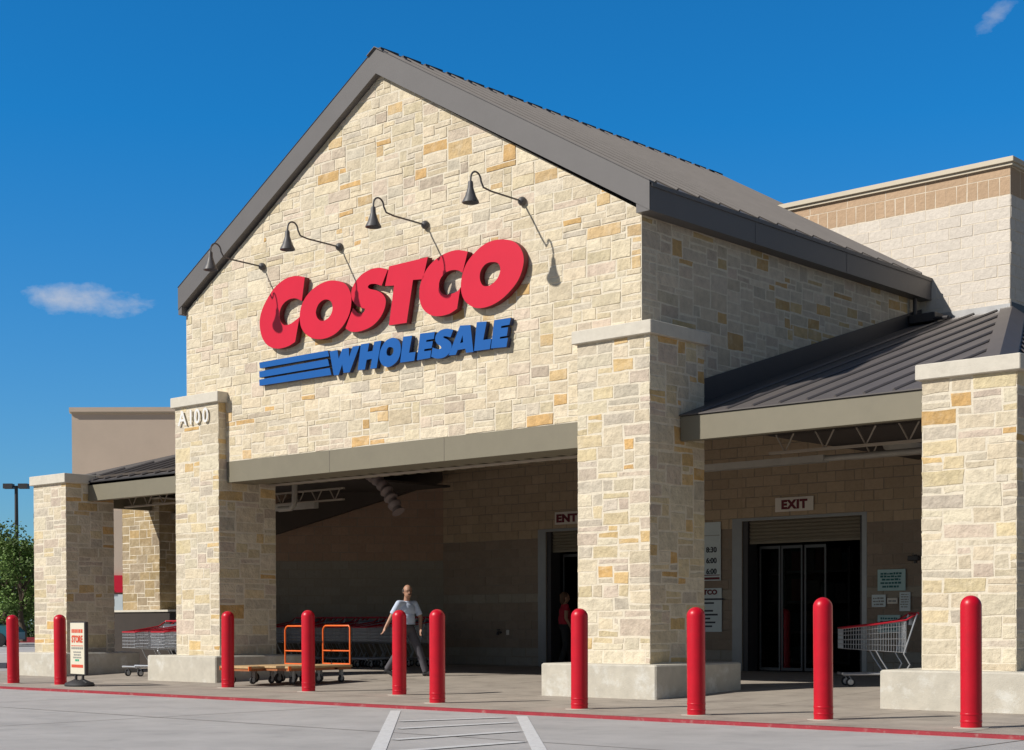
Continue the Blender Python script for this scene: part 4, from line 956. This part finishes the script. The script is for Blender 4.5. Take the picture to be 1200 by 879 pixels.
def person(J, face_ang, scale, loc, rz, mats, hair, label, female=False):
    """J joints in metres; face_ang: heading of the face in the local frame"""
    fwd = Vector((math.cos(face_ang), math.sin(face_ang), 0)); lat = Vector((-fwd.y, fwd.x, 0)); H = rotz(face_ang)
    b = Blob(); hc = Vector(J['head'])
    # head: skull, jaw, nose, ears, brow
    b.ell(hc+Vector((0, 0, .02)), (.104, .083, .112), H, 20); b.ell(hc+fwd*.018+Vector((0, 0, -.045)), (.084, .067, .08), H, 16); b.ell(hc+fwd*.045+Vector((0, 0, -.095)), (.035, .036, .028), H)
    b.cap(hc+fwd*.092+Vector((0, 0, .012)), .010, hc+fwd*.112+Vector((0, 0, -.028)), .016); b.ell(hc+fwd*.09+Vector((0, 0, .03)), (.012, .05, .010), H)
    for s in (-1, 1): b.ell(hc+lat*s*.08+Vector((0, 0, -.005)), (.018, .010, .032), H); b.ell(hc+fwd*.088+lat*s*.03+Vector((0, 0, .012)), (.010, .014, .009), H)
    b.ell(hc+fwd*.093+Vector((0, 0, -.062)), (.010, .026, .008), H)
    ch = Vector(J['chest']); pv = Vector(J['pelvis'])
    b.cap(hc+Vector((-fwd.x*.02, -fwd.y*.02, -.08)), .055, ch+Vector((0, 0, .15)), .062)
    tr = face_torso = J.get('tang', face_ang); T_ = rotz(tr)
    b.ell(ch, (.105, .165, .19), T_, 20); b.ell(pv+Vector((0, 0, .12)), (.105, .145, .16), T_, 20); b.ell(pv, (.09, .14, .08), T_, 20)
    for s in 'rl':
        sh, el, wr_ = (Vector(J[s+k]) for k in ('sh', 'el', 'wr')); hp, kn, an, toe = (Vector(J[s+k]) for k in ('hip', 'kn', 'an', 'toe'))
        b.cap(ch+(sh-ch)*.6+Vector((0, 0, .05)), .06, sh, .056); b.cap(sh, .054, el, .041); b.cap(el, .041, wr_, .027)
        # hand: palm and five fingers, slightly curled
        d = (wr_-el).normalized(); fw = (fwd-d*fwd.dot(d)).normalized(); sd_ = d.cross(fw)
        pm = wr_+d*.055; b.cap(wr_, .026, pm, .024); b.ell(pm, (.034, .018, .045), Matrix((fw, sd_, d)).transposed())
        for k, ln in enumerate((.062, .07, .066, .052)):
            o_ = fw*(.024-.016*k); k0 = pm+d*.035+o_; k1 = k0+d*ln*.5+sd_*0-fw*.004; k2 = k1+d*ln*.42+sd_*(.018 if s == 'r' else -.018); b.cap(k0, .0095, k1, .0085, n=8); b.cap(k1, .0085, k2, .007, n=8)
        b.cap(wr_+d*.02+fw*.02, .012, wr_+d*.06+fw*.05, .0095, n=8); b.cap(wr_+d*.06+fw*.05, .0095, wr_+d*.088+fw*.052, .008, n=8)
        b.cap(hp, .072, kn, .050); b.cap(kn, .050, an, .036); b.cap(an, .036, an+(toe-an)*.3, .036); b.cap(an+Vector((0, 0, -.03)), .03, toe, .024)
    body = b.fuse('person', SKIN, None, scale, vox=.0085, it=2)
    body.location = loc; body.rotation_euler = (0, 0, rz); tag(body, label, 'person')
    # shirt
    b = Blob(); b.ell(ch, (.130, .188, .17), T_, 20); b.ell(pv+Vector((0, 0, .17)), (.150, .184, .20), T_, 20); b.cap(ch+Vector((0, 0, .10)), .09, ch+Vector((0, 0, .165)), .064, flat=True)
    b.ell(pv+Vector((0, 0, .07)), (.145, .182, .06), T_, 20)
    for s in 'rl':
        sh, el = Vector(J[s+'sh']), Vector(J[s+'el']); b.cap(ch+(sh-ch)*.45+Vector((0, 0, .06)), .068, sh, .060); b.cap(sh, .062, sh.lerp(el, .85 if not female else .4), .062, flat=True)
    sh_ = b.fuse('shirt', mats[0], body, scale, vox=.011, it=2)
    # collar / belt
    b = Blob(); b.cap(ch+Vector((0, 0, .148)), .076, ch+Vector((0, 0, .188)), .062, flat=True); cl_ = b.fuse('collar', mats[3], sh_, scale, vox=.009, it=1)
    b = Blob(); b.ell(pv+Vector((0, 0, .0)), (.128, .178, .10), T_, 20)
    for s in 'rl':
        hp, kn, an = (Vector(J[s+k]) for k in ('hip', 'kn', 'an')); b.cap(hp, .106, kn, .078); b.cap(kn, .077, an+Vector((0, 0, .0)), .062, flat=True); b.ell(kn, (.07, .07, .07))
    b.fuse('trousers', mats[1], body, scale, vox=.012, it=2)
    mbb = MB(); ring = []
    for j in range(24): a = 2*math.pi*j/24; p = T_ @ Vector((.137*math.cos(a), .175*math.sin(a), 0)); ring.append((pv+p+Vector((0, 0, .05)))*scale)
    mbb.tube(ring, .014*scale, BLACKC, n=6, closed=True); mbb.build('belt', body)
    for s in 'rl':
        an, toe = Vector(J[s+'an']), Vector(J[s+'toe']); b = Blob(); d = (toe-an).normalized(); b.cap(an+Vector((0, 0, -.015)), .05, toe+Vector((0, 0, .005)), .042); b.ell(an-Vector((d.x, d.y, 0))*.03+Vector((0, 0, -.04)), (.045, .045, .035)); b.fuse('shoe', mats[2], body, scale, vox=.011, it=2)
    if hair == 'bald':
        b = Blob()
        for s in (-1, 1): b.ell(hc-fwd*.03+lat*s*.070+Vector((0, 0, .01)), (.066, .024, .055), H)
        b.ell(hc-fwd*.078+Vector((0, 0, -.005)), (.034, .07, .07), H); b.fuse('hair', HAIR, body, scale, vox=.007, it=2)
        b = Blob(); b.ell(hc+fwd*.108+Vector((0, 0, -.046)), (.014, .040, .013), H, 12); b.fuse('moustache', HAIR, body, scale, vox=.005, it=1)
    else:
        b = Blob(); b.ell(hc-fwd*.02+Vector((0, 0, .04)), (.105, .092, .095), H, 18); b.ell(hc-fwd*.06+Vector((0, 0, -.04)), (.06, .088, .12), H, 16); b.fuse('hair', FHAIR, body, scale, vox=.008, it=2)
    mbb = MB()
    for s in (-1, 1):
        p = (hc+fwd*.0965+lat*s*.03+Vector((0, 0, .014)))*scale; mbb.lathe([(.001, -.003*scale), (.0075*scale, 0), (.001, .003*scale)], HAIR, n=10, o=p, axis=Matrix.Rotation(R(90), 3, 'Y'))
    mbb.build('eyes', body)
    if hair == 'bald':
        mbb = MB()
        for s in (-1, 1):
            o_ = hc+fwd*.112+lat*s*.032+Vector((0, 0, .014)); mbb.tube([(o_+lat*.025*math.cos(t)+Vector((0, 0, .018*math.sin(t))))*scale for t in [k*math.pi/6 for k in range(12)]], .0028*scale, HAIR, n=5, closed=True)
            mbb.tube([(o_+lat*s*.025)*scale, (hc-fwd*.0+lat*s*.088+Vector((0, 0, .012)))*scale], .0025*scale, HAIR, n=5)
        mbb.tube([(hc+fwd*.114-lat*.008+Vector((0, 0, .016)))*scale, (hc+fwd*.114+lat*.008+Vector((0, 0, .016)))*scale], .0025*scale, HAIR, n=5); mbb.build('glasses', body)
    return body
ps = .838
ang = -.80
man = dict(head=(.03, -.04, 1.615), chest=(.01, 0, 1.26), pelvis=(0, 0, .93), tang=ang,
  rsh=(-.13, -.14, 1.395), rel=(-.27, -.14, 1.15), rwr=(-.38, -.22, .93), lsh=(.15, .13, 1.395), lel=(.265, .12, 1.13), lwr=(.27, -.02, .91),
  rhip=(-.06, -.06, .90), rkn=(-.13, -.06, .50), ran=(-.37, .02, .14), rtoe=(-.25, -.02, .035), lhip=(.06, .06, .90), lkn=(.24, .02, .50), lan=(.37, .0, .085), ltoe=(.52, -.05, .04))
person(man, -1.15, ps, (-6.33, 1.97, .077), ca, (SHIRT, TROU, BLACKC, SHIRT), 'bald', 'balding man with moustache in light blue shirt and grey trousers walking right')
wom = dict(head=(0, 0, 1.58), chest=(0, 0, 1.25), pelvis=(0, 0, .92), tang=.3,
  rsh=(.03, -.16, 1.39), rel=(.02, -.20, 1.12), rwr=(.12, -.18, .92), lsh=(-.03, .16, 1.39), lel=(-.05, .2, 1.12), lwr=(.06, .19, .92),
  rhip=(0, -.08, .9), rkn=(.02, -.08, .50), ran=(-.10, -.09, .12), rtoe=(.02, -.09, .04), lhip=(0, .08, .9), lkn=(.12, .08, .5), lan=(.14, .08, .085), ltoe=(.30, .08, .04))
person(wom, .3, .83, (-7.30, 7.05, .085), ca, (REDC, BLACKC, BLACKC, REDC), 'long', 'woman in red top and black trousers entering the dark doorway', female=True)

# ------------------------------------------------------------------ background
def dep(u, v, D): d = F+RT*((u-600)/f_px)-UP*((v-439.5-321.24)/f_px); return cam_loc+d*(D/d.dot(F))
# far stucco wing of the store behind the left canopy
mb = MB(); wc = Vector((-28.04, 9.6, 0)); rd = Vector((.743, .669, 0)); bd = Vector((-.669, .743, 0))
wing = empty('warehouse_wing', (-28.04, 9.6, 0)); tag(wing, 'plain tan stucco warehouse with flat roof seen over the left canopy', 'building')
def obox(mb, o, a0, a1, b0, b1, z0, z1, m):
    P_ = [o+rd*a+bd*b_ for a, b_ in ((a0, b0), (a1, b0), (a1, b1), (a0, b1))]; mb.faces([(p.x, p.y, z0) for p in P_]+[(p.x, p.y, z1) for p in P_], [(0,3,2,1),(4,5,6,7),(0,1,5,4),(1,2,6,5),(2,3,7,6),(3,0,4,7)], m)
obox(mb, wc, 0.05, 7.5, 0, 12, -.03, 6.98, STUCCO); o = mb.build('stucco_wall'); put(o, wing)
mb = MB(); obox(mb, wc, 0, 7.55, -.06, 12.05, 6.982, 7.02, COPING); obox(mb, wc, -.0, 7.6, -.10, 12.1, 7.022, 7.15, STUCCO); put(mb.build('coping'), wing)
# distant shopfront seen between the left pier and the rear pier
sf = dep(131, 640, 41); st_ = empty('distant_shop', (sf.x, sf.y, 0)); tag(st_, 'distant low shop with red sign glimpsed right of the short left pier', 'building')
mb = MB(); obox(mb, Vector((sf.x-.4, sf.y-.3, 0)), 0, 6, 0, 6, -.03, 3.9, STUCCO); put(mb.build('wall'), st_)
mb = MB(); obox(mb, Vector((sf.x-.4, sf.y-.3, 0)), 0.05, 4, -.1, -.01, 1.75, 2.2, REDL); put(mb.build('sign_band'), st_)
mb = MB(); obox(mb, Vector((sf.x-.4, sf.y-.3, 0)), 0.05, 4, -.08, -.01, 1.2, 1.7, SIGNB); put(mb.build('canopy_band'), st_)
mb = MB(); obox(mb, Vector((sf.x-.4, sf.y-.3, 0)), 0.05, 4, -.06, -.01, .1, 1.15, CARG); put(mb.build('shop_window'), st_)
p_ = Vector((sf.x-.4, sf.y-.3, 0))+rd*.28-bd*.13
o = text_mesh('lettering', 'L', .42, (0, 0, 0), WHITE, None, ext=.01, bold=.02, rot=Matrix.Translation((p_.x, p_.y, 1.8)) @ Matrix.Rotation(ca, 4, 'Z') @ Matrix.Rotation(R(90), 4, 'X')); put(o, st_)
# lamp post
lp = dep(19, 567, 77); LPZ = lp.z; lp = Vector((lp.x, lp.y, 0)); e = empty('parking_lamp_post', lp); tag(e, 'tall dark parking-lot light pole with two flat lamp heads', 'lamp post')
mb = MB(); mb.tube([(0, 0, 0), (0, 0, LPZ-.1)], [.12, .085], DARKM, n=10); mb.build('pole', e, True)
for s in (-1, 1):
    mb = MB(); q = rd*s
    a = q*.12; b_ = q*.42; mb.tube([(0, 0, (LPZ-.12)), tuple(q*.14+Vector((0, 0, (LPZ-.12))))], .03, DARKM, n=6)
    mb.faces([tuple(rd*(s*x)+bd*y+Vector((0, 0, z))) for z in (LPZ-.24, LPZ) for x, y in ((.14, -.2), (.6, -.2), (.6, .2), (.14, .2))], [(0,3,2,1),(4,5,6,7),(0,1,5,4),(1,2,6,5),(2,3,7,6),(3,0,4,7)], DARKM); mb.build('lamp_head', e)
# trees
def tree(loc, h, rad, n_cl, label, seed, col=(.05, .085, .02), leafn=150):
    rnd = random.Random(seed); e = empty('broadleaf_tree', loc); tag(e, label, 'tree', 'trees on the planting island')
    mb = MB(); tp = []
    for i in range(7): t = i/6; tp.append((rnd.uniform(-.12, .12)*t*2, rnd.uniform(-.12, .12)*t*2, h*.62*t))
    mb.tube(tp, [.16*(1-.65*i/6) for i in range(7)], BARK, n=9)
    cls = []
    for k in range(n_cl):
        a = rnd.uniform(0, 6.28); zz_ = rnd.uniform(.18, 1); rr = rad*math.sqrt(max(.05, 1-((zz_-.5)/.58)**2))*rnd.uniform(.35, 1.0)
        c_ = Vector((rr*math.cos(a), rr*math.sin(a), h*zz_)); cls.append((c_, rnd.uniform(.35, .75)*rad*.42))
        if k % 3 == 0: st = Vector(tp[min(6, 1+int(zz_*5))]); mb.tube([st, st.lerp(c_, .5)+Vector((0, 0, .15)), c_], [.05, .035, .012], BARK, n=5)
    mb.build('trunk', e, True)
    mb = MB()
    for c_, r_ in cls:
        tone = rnd.uniform(.65, 1.45)
        for k in range(leafn):
            d = Vector((rnd.gauss(0, 1), rnd.gauss(0, 1), rnd.gauss(0, .8))).normalized()*r_*rnd.uniform(.35, 1.15); p = c_+d
            u = Vector((rnd.gauss(0, 1), rnd.gauss(0, 1), rnd.gauss(0, .6))).normalized(); v = u.orthogonal().normalized(); s_ = rnd.uniform(.05, .10); j = tone*rnd.uniform(.7, 1.3)
            mb.poly([p-u*s_, p+v*s_*.55, p+u*s_, p-v*s_*.55], LEAF, (col[0]*j, col[1]*j, col[2]*j))
    mb.build('crown', e); return e
TR = [(-20, 72, 6.1, 2.6, 'tall dark tree at the left edge of the picture'), (6, 70, 5.0, 2.2, 'rounded green tree left of the lamp pole'), (27, 69, 4.9, 2.1, 'bushy green tree right of the lamp pole, by the short left pier'), (56, 74, 5.4, 2.4, 'tree mostly hidden behind the short left pier'), (20, 84, 5.6, 2.8, 'further tree rising behind the others at the left')]
for k, (u, D_, h, rad, lb) in enumerate(TR):
    p = dep(u, 760, D_); tree((p.x, p.y, .15), h*.86, rad*.95, 38, lb, 11+k, col=(.12, .19, .04) if k % 2 else (.095, .16, .035))
# low undergrowth under the trees
mb = MB(); rnd = random.Random(9)
for k in range(9000):
    s_ = rnd.uniform(-6, 12); n_ = rnd.uniform(3.0, 6.5); p = A+D*s_+Nn*n_; z = .2+abs(rnd.gauss(0, .45)); p = Vector((p.x, p.y, min(z, 1.5)))
    u = Vector((rnd.gauss(0, 1), rnd.gauss(0, 1), rnd.gauss(0, 1))).normalized(); v = u.orthogonal().normalized(); q = rnd.uniform(.06, .12); j = rnd.uniform(.6, 1.5)
    mb.poly([p-u*q, p+v*q*.5, p+u*q, p-v*q*.5], LEAF, (.05*j, .085*j, .02*j))
tag(mb.build('undergrowth'), 'low green undergrowth beneath the trees on the island', 'shrubs', kind='stuff')
# parked car glimpsed at the left edge
cp = dep(-30, 757, 66); e = empty('parked_car', (cp.x, cp.y, -.03), ca); tag(e, 'teal parked car at the far left edge beneath the trees', 'car')
sec = [(-1.9, .45, .62), (-1.85, .25, .80), (-1.2, .2, .88), (-.75, .2, 1.28), (.45, .2, 1.33), (1.05, .2, .95), (1.75, .22, .85), (1.92, .3, .6), (1.92, .25, .35)]
mb = MB(); prof = [(-1.92, .3), (-1.92, .62), (-1.8, .82), (-1.2, .88), (-.72, 1.27), (.4, 1.32), (1.0, .93), (1.7, .84), (1.92, .62), (1.92, .3)]
n = len(prof); W_ = [.72, .76, .76, .74, .58, .58, .74, .76, .74, .72]
mb.faces([(x, -w_, z) for (x, z), w_ in zip(prof, W_)]+[(x, w_, z) for (x, z), w_ in zip(prof, W_)], [tuple(range(n))[::-1], tuple(range(n, 2*n))]+[(i, n+i, n+(i+1) % n, (i+1) % n)[::-1] for i in range(n)], CARP); mb.build('body', e)
mb = MB()
for s in (-1, 1): mb.poly([(-1.05, s*.745, .92), (-.66, s*.61, 1.22), (.36, s*.61, 1.27), (.85, s*.735, .96)], CARG)
mb.poly([(1.0, -.7, .95), (.45, -.55, 1.30), (.45, .55, 1.30), (1.0, .7, .95)], CARG); mb.build('window', e)
for x in (-1.2, 1.25):
    for s in (-1, 1): mb = MB(); mb.lathe([(.2, -.09), (.3, -.08), (.3, .08), (.2, .09)], RUBBER, n=20, o=(x, s*.7, .3), axis=Matrix.Rotation(R(90), 3, 'X')); mb.build('wheel', e, True)
# small dark wheel stop at the left edge
p = dep(2, 783, 34); e = empty('wheel_stop', (p.x, p.y, -.03), ca); tag(e, 'low dark blue parking wheel stop at the left edge of the pavement', 'wheel stop')
mb = MB(); mb.faces([(x, y, z) for x in (-.9, .12) for y, z in ((-.09, 0), (.09, 0), (.05, .12), (-.05, .12))], [(3,2,1,0),(4,5,6,7),(0,1,5,4),(1,2,6,5),(2,3,7,6),(3,0,4,7)], mat('dark_blue_rubber', (.03, .035, .06), .6)); mb.build('block', e)

# ------------------------------------------------------------------ model units -> metres
done = set()
for o in SC.objects:
    if o.type == 'MESH' and o.data.name not in done: done.add(o.data.name); o.data.transform(Matrix.Scale(S, 4))
    if o.type in ('MESH', 'EMPTY'):
        o.location = o.location*S
        mpi = o.matrix_parent_inverse.copy(); mpi.translation = mpi.translation*S; o.matrix_parent_inverse = mpi
